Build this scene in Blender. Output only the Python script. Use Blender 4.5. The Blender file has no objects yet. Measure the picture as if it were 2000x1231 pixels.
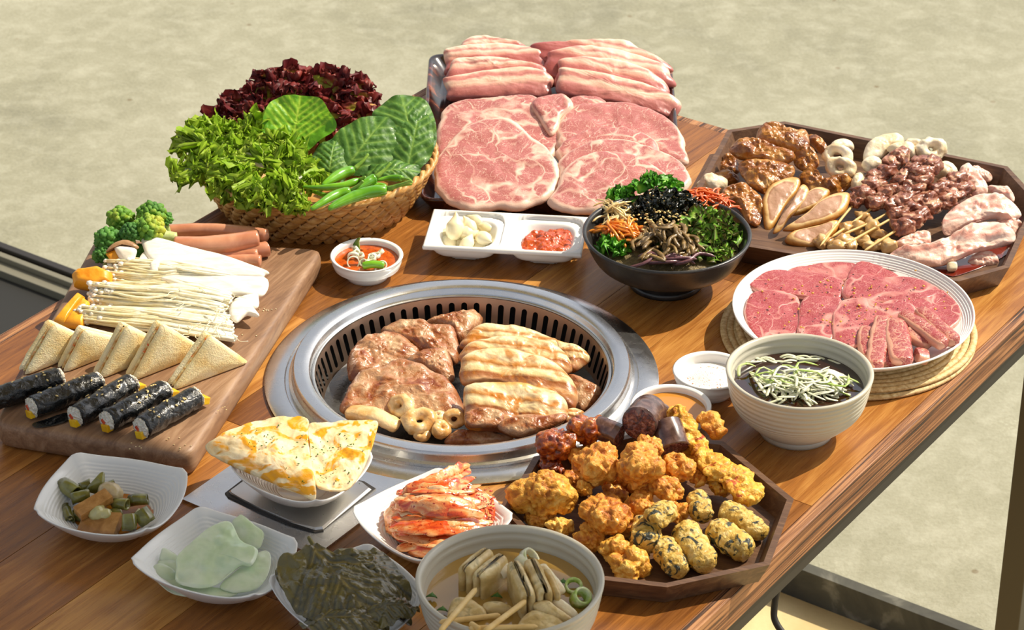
import bpy, bmesh, math, random
import numpy as np
from mathutils import Vector, Matrix
sc = bpy.context.scene
R = math.radians
# ------------------------------------------------------------------ camera
T = 0.75                      # height of the table top
CAMH = 1.32                   # camera above the table top
FPX = 5060.0                  # focal length in pixels of a 2000 px wide frame
PITCH = R(29.9)
cam = bpy.data.cameras.new('camera'); camo = bpy.data.objects.new('camera', cam)
sc.collection.objects.link(camo); sc.camera = camo
camo.location = (0, 0, T + CAMH); camo.rotation_euler = (R(90) - PITCH, 0, 0)
cam.sensor_width = 36; cam.lens = FPX / 2000 * 36
cam.clip_start = 0.05; cam.clip_end = 100
cam.dof.use_dof = True; cam.dof.focus_distance = 2.50; cam.dof.aperture_fstop = 22
# ------------------------------------------------------------------ light
SUN_AZ, SUN_EL = 27.0, 49.0   # azimuth counted from +X towards +Y
sd = Vector((math.cos(R(SUN_AZ)) * math.cos(R(SUN_EL)), math.sin(R(SUN_AZ)) * math.cos(R(SUN_EL)), math.sin(R(SUN_EL))))
sun = bpy.data.lights.new('sun', 'SUN'); suno = bpy.data.objects.new('sun', sun); sc.collection.objects.link(suno)
sun.energy = 5.6; sun.angle = R(0.55); sun.color = (1.0, 0.89, 0.71)
suno.rotation_euler = sd.to_track_quat('Z', 'Y').to_euler(); suno.location = (3, 3, 5)
wd = bpy.data.worlds.new('world'); sc.world = wd; wd.use_nodes = True
wn = wd.node_tree; bg = wn.nodes['Background']
sky = wn.nodes.new('ShaderNodeTexSky'); sky.sky_type = 'NISHITA'; sky.sun_disc = False
sky.sun_elevation = R(SUN_EL); sky.sun_rotation = R(90 - SUN_AZ); sky.air_density = 1.0; sky.dust_density = 2.5; sky.ozone_density = 1.0
hs = wn.nodes.new('ShaderNodeHueSaturation'); hs.inputs['Saturation'].default_value = 0.32
wn.links.new(sky.outputs[0], hs.inputs['Color']); wn.links.new(hs.outputs[0], bg.inputs[0]); bg.inputs[1].default_value = 0.16
sc.view_settings.view_transform = 'Standard'; sc.view_settings.look = 'None'
sc.view_settings.gamma = 1; sc.view_settings.exposure = 0.0; sc.view_settings.use_curve_mapping = False

# ------------------------------------------------------------------ projecting photo measurements on the table
def ray(px, py):
    x = (px - 1000) / FPX; y = (615.5 - py) / FPX
    return np.array([x, math.cos(PITCH) + y * math.sin(PITCH), -math.sin(PITCH) + y * math.cos(PITCH)])
CP = np.array([0, 0, T + CAMH])
def P(px, py, h=0.0):
    d = ray(px, py); return CP + d * ((CAMH - h) / -d[2])
K = {0: (0, 0, 1), 1: (300, 80, 2.931), 2: (800, 40, 2.3667), 3: (1300, 200, 2.857), 4: (0, 380, 2.3676), 5: (500, 500, 2.439),
     6: (1200, 460, 2.5), 7: (40, 780, 2.564), 8: (780, 760, 2.439), 9: (0, 440, 3.24), 10: (350, 820, 4.3956)}
def kp(k, x, y):
    a, b, s = K[k] if isinstance(k, int) else k
    return a + x / s, b + y / s
def proj(p):
    w = np.asarray(p, float) - CP; d = w[1] * math.cos(PITCH) - w[2] * math.sin(PITCH); u = w[1] * math.sin(PITCH) + w[2] * math.cos(PITCH)
    return 1000 + FPX * w[0] / d, 615.5 - FPX * u / d
def vec(a): return np.array(a, float)
def nrm(a): a = np.asarray(a, float); return a / (np.linalg.norm(a) + 1e-12)

# ------------------------------------------------------------------ noise
def _h(ix, iy, iz, seed):
    n = (ix * 374761393 + iy * 668265263 + iz * 2147483647 + seed * 1274126177) & 0xffffffff
    n = ((n ^ (n >> 13)) * 1274126177) & 0xffffffff
    n = ((n ^ (n >> 16)) * 2246822519) & 0xffffffff
    return ((n ^ (n >> 15)) & 0xffffff) / 0xffffff * 2 - 1
def noise(p, seed=0):
    p = np.asarray(p, float); i = np.floor(p).astype(np.int64); f = p - i; f = f * f * f * (f * (f * 6 - 15) + 10)
    x, y, z = i[:, 0], i[:, 1], i[:, 2]; r = 0
    for a in (0, 1):
        for b in (0, 1):
            for c in (0, 1):
                w = (f[:, 0] if a else 1 - f[:, 0]) * (f[:, 1] if b else 1 - f[:, 1]) * (f[:, 2] if c else 1 - f[:, 2])
                r = r + w * _h(x + a, y + b, z + c, seed)
    return r
def fbm(p, seed=0, o=3, ridge=False):
    r = 0; a = 1.0; p = np.asarray(p, float) + seed * 3.17
    for k in range(o):
        n = noise(p * 2.03 ** k, seed + k)
        r = r + a * ((1 - 2 * abs(n)) if ridge else n); a *= 0.5
    return r
rnd = random.Random(7)

# ------------------------------------------------------------------ objects
WL = {}
def prop(o, label=None, cat=None, group=None, kind=None):
    if label: o['label'] = label
    if cat: o['category'] = cat
    if group: o['group'] = group
    if kind: o['kind'] = kind
    return o
def thing(name, label, cat, loc, group=None):
    o = bpy.data.objects.new(name, None); sc.collection.objects.link(o); o.empty_display_size = 0.02
    o.location = tuple(loc); WL[o.name] = vec(loc); return prop(o, label, cat, group)
def mk(name, G, m, parent=None, label=None, cat=None, group=None, kind=None, loc=None, smooth=True):
    """G = (verts, faces, s, t): verts in world space; the origin goes to loc, or to the parent's"""
    V, F = np.asarray(G[0], float), G[1]
    if parent is not None: loc = WL[parent.name]
    elif loc is None: loc = vec([V[:, 0].mean(), V[:, 1].mean(), V[:, 2].min()])
    me = bpy.data.meshes.new(name)
    me.from_pydata((V - loc).tolist(), [], F if isinstance(F, list) else F.tolist())
    for nm, k in (('s', 2), ('t', 3)):
        if len(G) > k and G[k] is not None:
            at = me.attributes.new(nm, 'FLOAT', 'POINT'); at.data.foreach_set('value', np.asarray(G[k], np.float32))
    if smooth is True: me.polygons.foreach_set('use_smooth', [True] * len(me.polygons))
    elif smooth:
        me.polygons.foreach_set('use_smooth', [True] * len(me.polygons)); me.set_sharp_from_angle(angle=R(smooth))
    bm = bmesh.new(); bm.from_mesh(me); bmesh.ops.recalc_face_normals(bm, faces=bm.faces[:]); bm.to_mesh(me); bm.free()
    me.materials.append(m); me.update()
    o = bpy.data.objects.new(name, me); sc.collection.objects.link(o); WL[o.name] = vec(loc)
    if parent is not None: o.parent = parent
    else: o.location = tuple(loc)
    return prop(o, label, cat, group, kind)
def dup(o, loc, rz=0, label=None, parent=None, sc_=None, keep=None):
    c = o.copy(); sc.collection.objects.link(c); WL[c.name] = vec(loc)
    if label: c['label'] = label
    if parent is None: c.location = tuple(loc); c.rotation_euler = (0, 0, rz)
    else: c.parent = parent
    if sc_: c.scale = (sc_,) * 3
    for ch in o.children: dup(ch, loc, parent=c)
    return c
def join(gs):
    V = []; F = []; S = []; Q = []; n = 0
    for g in gs:
        v = np.asarray(g[0]); V.append(v); F += [[i + n for i in f] for f in g[1]]
        S.append(np.asarray(g[2]) if len(g) > 2 and g[2] is not None else np.zeros(len(v)))
        Q.append(np.asarray(g[3]) if len(g) > 3 and g[3] is not None else np.zeros(len(v))); n += len(v)
    return np.vstack(V), F, np.concatenate(S), np.concatenate(Q)
def grid_faces(nr, nc, wrap=True, off=0, flip=False):
    F = []
    for i in range(nr - 1):
        for j in range(nc if wrap else nc - 1):
            k = (j + 1) % nc
            q = [off + i * nc + j, off + i * nc + k, off + (i + 1) * nc + k, off + (i + 1) * nc + j]
            F.append(q[::-1] if flip else q)
    return F
def spline(pts, n, closed=False):
    """catmull-rom through pts, n samples"""
    p = np.asarray(pts, float); m = len(p)
    if closed: seg = m; idx = lambda i: p[i % m]
    else: seg = m - 1; idx = lambda i: p[min(max(i, 0), m - 1)]
    out = []
    for u in np.linspace(0, seg, n, endpoint=not closed):
        i = min(int(u), seg - 1); f = u - i
        a, b, c, d = idx(i - 1), idx(i), idx(i + 1), idx(i + 2)
        out.append(0.5 * (2 * b + (c - a) * f + (2 * a - 5 * b + 4 * c - d) * f * f + (3 * b - 3 * c + d - a) * f ** 3))
    return np.array(out)

# ------------------------------------------------------------------ shapes
def lathe(prof, c, n=64, shape=None, zf=None, cap=True, rib=None):
    """prof: list of (r, z); shape(theta)->radius factor (x, y factors); zf(theta, k)->extra z"""
    th = np.linspace(0, 2 * math.pi, n, endpoint=False); V = []; S = []; Q = []
    k = np.ones(n) if shape is None else np.array([shape(t) for t in th])
    for i, (r, z) in enumerate(prof):
        dz = 0 if zf is None else np.array([zf(t, i) for t in th])
        V.append(np.c_[c[0] + r * k * np.cos(th), c[1] + r * k * np.sin(th), np.full(n, c[2] + z) + dz])
        S.append(np.full(n, i / max(1, len(prof) - 1))); Q.append(th)
    V = np.vstack(V); F = grid_faces(len(prof), n)
    if cap:
        if prof[0][0] > 1e-6: F.append(list(range(n))[::-1])
        if prof[-1][0] > 1e-6: F.append([(len(prof) - 1) * n + j for j in range(n)])
    return V, F, np.concatenate(S), np.concatenate(Q)
def prism(pts, z0, z1, bev=0.0):
    """flat polygon (xy list, counter-clockwise) extruded, with a small top bevel"""
    p = np.asarray(pts, float)[:, :2]; n = len(p); c = p.mean(0)
    lay = [(p, z0)]
    if bev:
        q = []
        for i in range(n):
            a, b, d = p[i - 1], p[i], p[(i + 1) % n]
            u = nrm(a - b); w = nrm(d - b); q.append(b + (u + w) * bev)
        lay += [(p, z1 - bev), (np.array(q), z1)]
    else: lay += [(p, z1)]
    V = np.vstack([np.c_[a, np.full(n, z)] for a, z in lay])
    F = grid_faces(len(lay), n); F.append(list(range(n))[::-1]); F.append([(len(lay) - 1) * n + j for j in range(n)])
    return V, F
class Frame:
    """plane through a photo point at height h, tilted by tilt degrees towards azimuth az (-90 = to the camera side)"""
    def __init__(s, px, py, h, tilt=0, az=-90, o=None):
        s.o = P(px, py, h) if o is None else vec(o)
        a = R(az); t = R(tilt); s.n = vec([math.cos(a) * math.sin(t), math.sin(a) * math.sin(t), math.cos(t)])
        s.x = nrm(np.cross([0, 1, 0], s.n)); s.y = np.cross(s.n, s.x)
    def uv(s, px, py):
        d = ray(px, py); w = CP + d * (np.dot(s.o - CP, s.n) / np.dot(d, s.n)) - s.o
        return [np.dot(w, s.x), np.dot(w, s.y)]
    def w(s, a, b, c): return s.o + np.outer(a, s.x) + np.outer(b, s.y) + np.outer(c, s.n)
def pad(fr, out, thick, bump=0.0, bf=60, dome=0.0, edge=2.6, rings=12, nth=72, seed=0, bend=None, rough=0.0, rf=90, td=90, round_=True):
    """slab with outline out (list of uv on frame fr), top surface at the frame plane, rounded edge, bumpy top"""
    o = np.array(out, float)
    if round_: b = spline(o, nth, True)
    else:
        m = len(o); per = max(2, nth // m); b = []
        for i in range(m):
            for f in np.linspace(0, 1, per, endpoint=False): b.append(o[i] * (1 - f) + o[(i + 1) % m] * f)
        b = np.array(b)
    n = len(b)
    area = 0.5 * np.sum(b[:, 0] * np.roll(b[:, 1], -1) - np.roll(b[:, 0], -1) * b[:, 1])
    if area < 0: b = b[::-1]
    if rough:
        pp = np.c_[b * rf, np.full(n, seed * 1.7)]
        cc = b.mean(0); dr = b - cc; b = cc + dr * (1 + rough * fbm(pp, seed, 3)[:, None])
    c = b.mean(0); size = np.sqrt(abs(area))
    V = []; S = []; Q = []; dv = vec([math.cos(R(td)), math.sin(R(td))]); qq = b @ dv; q0, q1 = qq.min(), qq.max()
    rr_ = size / 1.77; er = min(thick * 0.62, rr_ * 0.5); ne = 6
    lv = [(max(0.02, q), 1, 0.0) for q in np.linspace(0.0, 1 - er / rr_, max(4, rings - ne))]
    for j in range(1, ne): f = j / (ne - 1); lv.append((1 - er / rr_ * (1 - math.sin(f * math.pi / 2)), 1, 1 - math.cos(f * math.pi / 2)))
    lv += [(1 - 0.35 * er / rr_, 0, 0), (1 - 1.0 * er / rr_, -1, 0), (0.0, -1, 0)]
    for k, side, ez in lv:
        xy = c + (b - c) * k
        if side == 1: z = -thick * 0.55 * ez + dome * 0.6 * (1 - k * k)
        elif side == 0: z = -thick * 0.88
        else: z = -thick * 1.0
        z = np.full(n, z, float)
        if side == 1 and bump:
            q = np.c_[xy * bf, np.full(n, seed * 2.3)]; z = z + bump * (fbm(q, seed, 3) + 0.22 * fbm(q * 5.3, seed + 3, 2)) * (1 if k < 0.97 else 0.5)
        if bend is not None: z = z + bend(xy[:, 0], xy[:, 1])
        V.append(fr.w(xy[:, 0], xy[:, 1], z)); S.append(np.full(n, k)); Q.append((xy @ dv - q0) / (q1 - q0))
    F = grid_faces(len(lv), n, flip=True); F = [f[::-1] for f in F]
    F = [f[::-1] for f in F]
    F.append(list(range(n))); F.append([(len(lv) - 1) * n + j for j in range(n)][::-1])
    return np.vstack(V), F, np.concatenate(S), np.concatenate(Q)
def sweep(path, wid, thk, n=40, m=16, up=(0, 0, 1), sq=2.5, bump=0, bf=80, seed=0, twist=None, ends=0.12):
    """rounded flat strip along a 3D path: wid/thk half sizes (float or fn of 0..1); up = normal hint (vec or fn)"""
    p = spline(path, n); t = np.gradient(p, axis=0); t /= np.linalg.norm(t, axis=1)[:, None] + 1e-12
    V = []; S = []; Q = []
    for i in range(n):
        u = i / (n - 1); e = min(1, min(u, 1 - u) / ends) if ends else 1; e = math.sqrt(max(0, 1 - (1 - e) ** 2)) * 0.97 + 0.03
        U = vec(up(u) if callable(up) else up); b = nrm(np.cross(t[i], U)); nn = np.cross(b, t[i])
        if twist: a = twist(u); b, nn = b * math.cos(a) + nn * math.sin(a), nn * math.cos(a) - b * math.sin(a)
        w = (wid(u) if callable(wid) else wid) * e; h = (thk(u) if callable(thk) else thk) * (0.3 + 0.7 * e)
        for j in range(m):
            a = 2 * math.pi * j / m; ca, sa = math.cos(a), math.sin(a)
            x = math.copysign(abs(ca) ** (2 / sq), ca); y = math.copysign(abs(sa) ** (2 / sq), sa)
            V.append(p[i] + b * x * w + nn * y * h); S.append(x * 0.5 + 0.5); Q.append(u)
    V = np.array(V)
    if bump:
        d = V - np.repeat(p, m, 0); d /= np.linalg.norm(d, axis=1)[:, None] + 1e-9
        V = V + d * (bump * fbm(V * bf, seed, 3))[:, None]
    F = grid_faces(n, m); F.append(list(range(m))[::-1]); F.append([(n - 1) * m + j for j in range(m)])
    return V, F, np.array(S), np.array(Q)
def tube(path, r, n=24, m=8, **k): return sweep(path, r, r, n, m, sq=2, **k)
_ico = {}
def ico(l):
    if l not in _ico:
        bm = bmesh.new(); bmesh.ops.create_icosphere(bm, subdivisions=l, radius=1)
        _ico[l] = (np.array([v.co[:] for v in bm.verts]), [[v.index for v in f.verts] for f in bm.faces]); bm.free()
    return _ico[l]
def rotm(rz=0, rx=0, ry=0): return np.array(Matrix.Rotation(R(rz), 3, 'Z') @ Matrix.Rotation(R(ry), 3, 'Y') @ Matrix.Rotation(R(rx), 3, 'X'))
def lump(c, rad, rot=None, amp=0.25, fr=1.6, fine=0.05, ff=7, lvl=4, seed=0, ridge=False, sq=None):
    """lumpy ball: rad = 3 radii, amp = share of the radius"""
    v, F = ico(lvl); d = v.copy()
    if sq: d = np.sign(d) * abs(d) ** (2 / sq)
    a = fbm(v * fr, seed, 2) * amp
    if fine: a = a + fine * fbm(v * ff, seed + 9, 3, ridge)
    d = d * (1 + a)[:, None] * vec(rad)
    if rot is not None: d = d @ rot.T
    return d + vec(c), F, a, v[:, 2]
def merge_lumps(cs, lvl=4):
    return join([lump(*c, lvl=lvl) if isinstance(c, tuple) else lump(lvl=lvl, **c) for c in cs])
def blob(c, balls, res=4, seed=0, amp=0.03, ff=260, rot=None, ridge=False, fr2=0.0, f2=90):
    """one body: the radial hull of several balls [(x,y,z,r)] around c (metres), with crust noise"""
    v, F = ico(res); r = np.zeros(len(v))
    for (x, y, z, q) in balls:
        o = vec([x, y, z]); b = v @ o; disc = b * b - (o @ o - q * q)
        t = np.where(disc > 0, b + np.sqrt(np.maximum(disc, 0)), 0); r = np.maximum(r, t)
    r = np.maximum(r, max(q for *_, q in balls) * 0.35)
    d = v * r[:, None]; a = fbm(d * ff, seed, 3, ridge)
    if fr2: d = d + v * (fr2 * fbm(d * f2, seed + 5, 2))[:, None]
    d = d + v * (amp * a)[:, None]
    if rot is not None: d = d @ rot.T
    return d + vec(c), F, a * 0.5 + 0.5, v[:, 2]
def xf(G, m=None, t=None):
    V = np.asarray(G[0])
    if m is not None: V = V @ np.asarray(m).T
    if t is not None: V = V + vec(t)
    return (V,) + tuple(G[1:])

# ------------------------------------------------------------------ materials
class NT:
    def __init__(s, name):
        s.m = bpy.data.materials.new(name); s.m.use_nodes = True; s.t = s.m.node_tree; s.b = s.t.nodes['Principled BSDF']
    def n(s, typ, **k):
        o = s.t.nodes.new('ShaderNode' + typ)
        for a, b in k.items(): setattr(o, a, b)
        return o
    def l(s, a, b): s.t.links.new(a, b)
    def val(s, x, sock):
        if isinstance(x, (int, float)): sock.default_value = x
        else: s.l(x, sock)
    def math(s, op, a, b=0.0, clamp=False):
        o = s.n('Math', operation=op, use_clamp=clamp); s.val(a, o.inputs[0]); s.val(b, o.inputs[1]); return o.outputs[0]
    def coord(s, scale=1.0, rnd_=True, stretch=None, rot=None):
        if not hasattr(s, 'tc'): s.tc = s.n('TexCoord').outputs['Object']
        src = s.tc
        if rot:
            pre = s.n('Mapping'); s.l(src, pre.inputs[0]); pre.inputs['Rotation'].default_value = [R(a) for a in rot]; src = pre.outputs[0]
        mp = s.n('Mapping'); s.l(src, mp.inputs[0]); st = stretch or (1, 1, 1)
        mp.inputs['Scale'].default_value = [scale * a for a in st]
        if rnd_:
            if not hasattr(s, 'oi'): s.oi = s.n('ObjectInfo').outputs['Random']
            cb = s.n('CombineXYZ'); q = s.math('MULTIPLY', s.oi, 37.0)
            for i in range(3): s.l(q, cb.inputs[i])
            s.l(cb.outputs[0], mp.inputs['Location'])
        return mp.outputs[0]
    def noise(s, scale, detail=4, dist=0.0, rough=0.55, **k):
        o = s.n('TexNoise'); s.l(s.coord(scale, **k), o.inputs['Vector']); o.inputs['Scale'].default_value = 1
        o.inputs['Detail'].default_value = detail; o.inputs['Distortion'].default_value = dist; o.inputs['Roughness'].default_value = rough
        return o.outputs['Fac']
    def voro(s, scale, feature='F1', warp=None, **k):
        o = s.n('TexVoronoi', feature=feature); c = s.coord(scale, **k)
        if warp:
            nz = s.n('TexNoise'); s.l(c, nz.inputs['Vector']); nz.inputs['Scale'].default_value = 0.8; nz.inputs['Detail'].default_value = 3
            mx = s.n('VectorMath', operation='MULTIPLY_ADD'); s.l(nz.outputs['Color'], mx.inputs[0]); mx.inputs[1].default_value = (warp,) * 3; s.l(c, mx.inputs[2]); c = mx.outputs[0]
        s.l(c, o.inputs['Vector']); o.inputs['Scale'].default_value = 1; return o.outputs['Distance']
    def attr(s, a): return s.n('Attribute', attribute_name=a).outputs['Fac']
    def ramp(s, v, stops, interp='LINEAR'):
        o = s.n('ValToRGB'); s.val(v, o.inputs[0]); r = o.color_ramp; r.interpolation = interp
        while len(r.elements) < len(stops): r.elements.new(0.5)
        for e, (p, c) in zip(r.elements, stops):
            e.position = p; e.color = (c if len(c) == 4 else tuple(c) + (1,)) if not isinstance(c, (int, float)) else (c, c, c, 1)
        return o.outputs[0]
    def mix(s, f, a, b, typ='MIX'):
        o = s.n('Mix', data_type='RGBA', blend_type=typ); s.val(f, o.inputs[0])
        for x, i in ((a, 6), (b, 7)):
            if isinstance(x, tuple): o.inputs[i].default_value = x if len(x) == 4 else x + (1,)
            else: s.l(x, o.inputs[i])
        return o.outputs[2]
    def bump(s, h, strength, dist=0.001):
        o = s.n('Bump'); o.inputs['Strength'].default_value = strength; o.inputs['Distance'].default_value = dist; s.l(h, o.inputs['Height'])
        if s.b.inputs['Normal'].links: s.l(s.b.inputs['Normal'].links[0].from_socket, o.inputs['Normal'])
        s.l(o.outputs[0], s.b.inputs['Normal'])
    def fin(s, col=None, rough=0.5, metal=0, spec=0.5, coat=0, sss=0, sssr=(0.01, 0.004, 0.003), trans=0, ior=None, coatr=0.08):
        b = s.b.inputs
        if col is not None:
            if isinstance(col, tuple): b['Base Color'].default_value = col if len(col) == 4 else col + (1,)
            else: s.l(col, b['Base Color'])
        s.val(rough, b['Roughness']); b['Metallic'].default_value = metal; b['Specular IOR Level'].default_value = spec
        b['Coat Weight'].default_value = coat; b['Coat Roughness'].default_value = coatr
        if sss: b['Subsurface Weight'].default_value = sss; b['Subsurface Radius'].default_value = sssr; b['Subsurface Scale'].default_value = 1.0
        if trans: b['Transmission Weight'].default_value = trans
        if ior: b['IOR'].default_value = ior
        return s.m
def C(h):
    """#rrggbb as seen -> linear"""
    h = h.lstrip('#'); f = lambda c: c / 12.92 if c <= 0.04045 else ((c + 0.055) / 1.055) ** 2.4
    return tuple(f(int(h[i:i + 2], 16) / 255) for i in (0, 2, 4))
def food(name, stops, scale=60, wn=1.0, ws=0.0, wt=0.0, off=0.0, detail=4, dist=0.5, rough=0.45, coat=0.0, spots=None, bump=0.3, bs=250, bd=0.001, sss=0.0,
         sssr=(0.006, 0.003, 0.002), stretch=None, spec=0.5, coatr=0.12, bvor=False):
    """colour = ramp(wn*noise + ws*s + wt*t + off); spots = [(scale, lo, hi, colour)...] laid over"""
    n = NT(name); v = n.math('MULTIPLY', n.noise(scale, detail, dist, stretch=stretch), wn)
    if ws: v = n.math('ADD', v, n.math('MULTIPLY', n.attr('s'), ws))
    if wt: v = n.math('ADD', v, n.math('MULTIPLY', n.attr('t'), wt))
    if off: v = n.math('ADD', v, off)
    c = n.ramp(v, stops)
    for sp in (spots or []):
        f = n.ramp(n.noise(sp[0], 3, 0.3), [(sp[1], 0.0), (sp[2], 1.0)]); c = n.mix(f, c, sp[3])
    if bump:
        n.bump(n.voro(bs) if bvor else n.noise(bs, 3, 0.2), bump, bd)
    return n.fin(c, rough, coat=coat, sss=sss, sssr=sssr, spec=spec, coatr=coatr)

def slab(name, label, cat, k, pts, h, tilt, thick, m, az=-90, group=None, parent=None, kind=None, **kw):
    """slice whose top outline is measured on photo crop k"""
    pp = [kp(k, *a) for a in pts]; c = np.mean(pp, 0); fr = Frame(c[0], c[1], h, tilt, az)
    return mk(name, pad(fr, [fr.uv(*a) for a in pp], thick, **kw), m, parent, label, cat, group, kind)
def marbled(name, lean, lean2, fat, vs=55, vw=0.05, rim=0.92, rough=0.35, rimc=None, sss=0.12, coat=0.3, fibre=0.35, veins2=0.5, bump=0.4):
    n = NT(name); a = n.noise(vs, 3, 1.6, 0.5); b = n.noise(vs * 2.6, 3, 2.0, 0.55)
    va = n.math('ABSOLUTE', n.math('SUBTRACT', a, 0.5)); vb = n.math('ABSOLUTE', n.math('SUBTRACT', b, 0.5))
    patch = n.noise(vs * 0.45, 2, 0.5)
    ve = n.voro(vs * 1.25, 'DISTANCE_TO_EDGE', warp=2.6); wd_ = n.ramp(n.noise(vs * 1.1, 3, 0.5), [(0.40, 0.0), (0.68, 0.15)])
    v1 = n.math('SUBTRACT', 1.0, n.math('DIVIDE', ve, n.math('ADD', wd_, 0.006)), True); v1 = n.math('MULTIPLY', n.math('POWER', v1, 0.8), n.ramp(n.noise(vs * 2.2, 2, 0.5), [(0.36, 0.25), (0.55, 0.95)])); v2 = n.ramp(vb, [(vw * 0.2, veins2), (vw * 0.8, 0.0)])
    blot = n.ramp(n.noise(vs * 0.9, 4, 1.0), [(0.60, 0.0), (0.74, 0.75)])
    sr = n.math('ADD', n.attr('s'), n.math('MULTIPLY', n.math('SUBTRACT', n.noise(vs * 1.2, 3, 0.5), 0.5), 0.35))
    rm = n.ramp(sr, [(rim - 0.03, 0.0), (rim + 0.03, 1.0)])
    f = n.math('MAXIMUM', n.math('MAXIMUM', v1, v2), n.math('MAXIMUM', rm, blot), True)
    c = n.mix(n.noise(vs * 0.8, 3, 0.3), lean, lean2); fn = n.noise(700, 3, 0.2)
    c = n.mix(n.math('MULTIPLY', n.ramp(fn, [(0.45, 0.0), (0.75, 1.0)]), fibre), c, fat)
    c = n.mix(f, c, fat if rimc is None else rimc)
    n.bump(n.math('ADD', n.math('MULTIPLY', f, 0.6), n.math('MULTIPLY', fn, 0.5)), bump, 0.0012)
    return n.fin(c, rough, coat=coat, coatr=0.2, sss=sss, sssr=(0.006, 0.002, 0.0015))
# ------------------------------------------------------------------ common materials
def wood(name, c1, c2, c3, scale=9, stretch=(1, 14, 14), rot=None, rough=0.35, vary=0.0, coat=0.0, ring=0.5, bump=0.15, coord_rot=None, pores=0.5):
    n = NT(name); nz = n.noise(scale, 6, 1.2, 0.6, stretch=stretch, rot=rot)
    fine = n.noise(scale * 9, 3, 0.0, 0.6, stretch=(stretch[0] * 0.5, stretch[1], stretch[2]), rot=rot)
    v = n.math('ADD', n.math('MULTIPLY', nz, 0.75), n.math('MULTIPLY', fine, 0.25 * pores * 2))
    if vary: v = n.math('ADD', v, n.math('MULTIPLY', n.math('SUBTRACT', n.oi, 0.5), vary))
    c = n.ramp(v, [(0.25, c1), (0.5, c2), (0.75, c3)] if name != 'edge_wood' else [(0.40, c1), (0.47, c2), (0.58, c3)])
    n.bump(fine, bump, 0.0006)
    rg = n.ramp(fine, [(0.3, rough * 0.8), (0.7, rough * 1.25)])
    return n.fin(c, rg, coat=coat, coatr=0.15)
TA = 55.1  # direction of the table's long side
M = {}
M['stave'] = wood('table_wood', C('#6a3f1b'), C('#9c642c'), C('#c8924c'), 6, (1, 12, 12), rot=(0, 0, -TA), rough=0.30, vary=0.42)
M['band'] = wood('edge_wood', C('#2e1a0e'), C('#7a4c2c'), C('#b58154'), 8, (0.5, 26, 26), rot=(0, 0, -TA), rough=0.5, bump=0.5)
M['board'] = wood('walnut_board', C('#5f4230'), C('#8c6a4e'), C('#b08f70'), 7, (1, 8, 8), rot=(0, 0, -64), rough=0.5, bump=0.3)
M['trayd'] = wood('dark_tray_wood', C('#3e2a1e'), C('#624632'), C('#86664a'), 12, (1, 12, 12), rot=(0, 0, 20), rough=0.42, bump=0.25)
M['black'] = NT('black_steel').fin(C('#2a2622'), 0.5)
def steel(name, col, rough=0.25, aniso=0):
    n = NT(name); z = n.noise(40, 5, 0); c = n.ramp(z, [(0.35, tuple(x * 0.93 for x in C(col))), (0.7, C(col))])
    n.bump(n.noise(900, 2, 0), 0.06, 0.0004)
    return n.fin(c, n.ramp(n.noise(70, 5, 0.5), [(0.3, rough * 0.9), (0.7, rough * 1.15)]), metal=1)
M['steel'] = steel('brushed_steel', '#dcdcdc', 0.26)
M['steel2'] = steel('satin_steel', '#cfcdc8', 0.3)
M['slotwall'] = steel('heated_steel', '#c4ab98', 0.38)
n = NT('grill_pan'); n.bump(n.noise(500, 4, 0), 0.5, 0.0006)
M['pan'] = n.fin(n.ramp(n.noise(60, 4, 0.5), [(0.35, C('#1b1b1b')), (0.7, C('#3a3a38'))]), n.ramp(n.noise(35, 4, 0.5), [(0.3, 0.15), (0.7, 0.45)]), spec=0.7)
M['void'] = NT('dark_steel').fin(C('#0d0c0b'), 0.7)
def ceramic(name, col, rough=0.18, sp=0.5, speck=None):
    n = NT(name); c = C(col)
    if speck: c = n.mix(n.ramp(n.voro(260), [(0.04, 1.0), (0.10, 0.0)]), c, C(speck))
    return n.fin(c, rough, spec=sp, coat=0.2)
M['white'] = ceramic('white_ceramic', '#f0efec')
M['greige'] = ceramic('greige_ceramic', '#c2beae', 0.32)
M['grey'] = ceramic('banchan_ceramic', '#e3e4e2', 0.28)
n = NT('black_ceramic'); n.bump(n.noise(300, 4, 0), 0.35, 0.0005)
M['blackc'] = n.fin(n.ramp(n.noise(45, 5, 0.4), [(0.3, C('#17191c')), (0.75, C('#3a3836'))]), 0.32, spec=0.6)

# ------------------------------------------------------------------ ground, window sill, frame, roof edge
n = NT('concrete_ground')
big = n.noise(0.9, 5, 0.6, rnd_=False); mid = n.noise(9, 6, 0.4, rnd_=False); fin_ = n.noise(160, 4, 0, 0.7, rnd_=False)
v = n.math('ADD', n.math('ADD', n.math('MULTIPLY', big, 0.45), n.math('MULTIPLY', mid, 0.3)), n.math('MULTIPLY', fin_, 0.35))
c = n.ramp(v, [(0.34, C('#737260')), (0.50, C('#8e8c76')), (0.62, C('#9b9984')), (0.72, C('#b2b09c'))])
c = n.mix(n.ramp(n.voro(9, rnd_=False), [(0.03, 0.7), (0.055, 0.0)]), c, C('#6b5a3c')); c = n.mix(n.ramp(n.noise(28, 5, 0.4, rnd_=False), [(0.45, 0.0), (0.75, 0.30)]), c, C('#c2c0ae'))
n.bump(n.math('ADD', fin_, mid), 0.35, 0.004)
M['ground'] = n.fin(c, 0.85)
n = NT('screed_floor'); v = n.noise(6, 6, 0.5, rnd_=False)
n.bump(n.noise(120, 4, 0, rnd_=False), 0.3, 0.002)
M['floor'] = n.fin(n.ramp(v, [(0.3, C('#b79f68')), (0.7, C('#dcc896'))]), 0.6)
n = NT('curb_concrete'); v = n.noise(14, 6, 0.8, rnd_=False)
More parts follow.
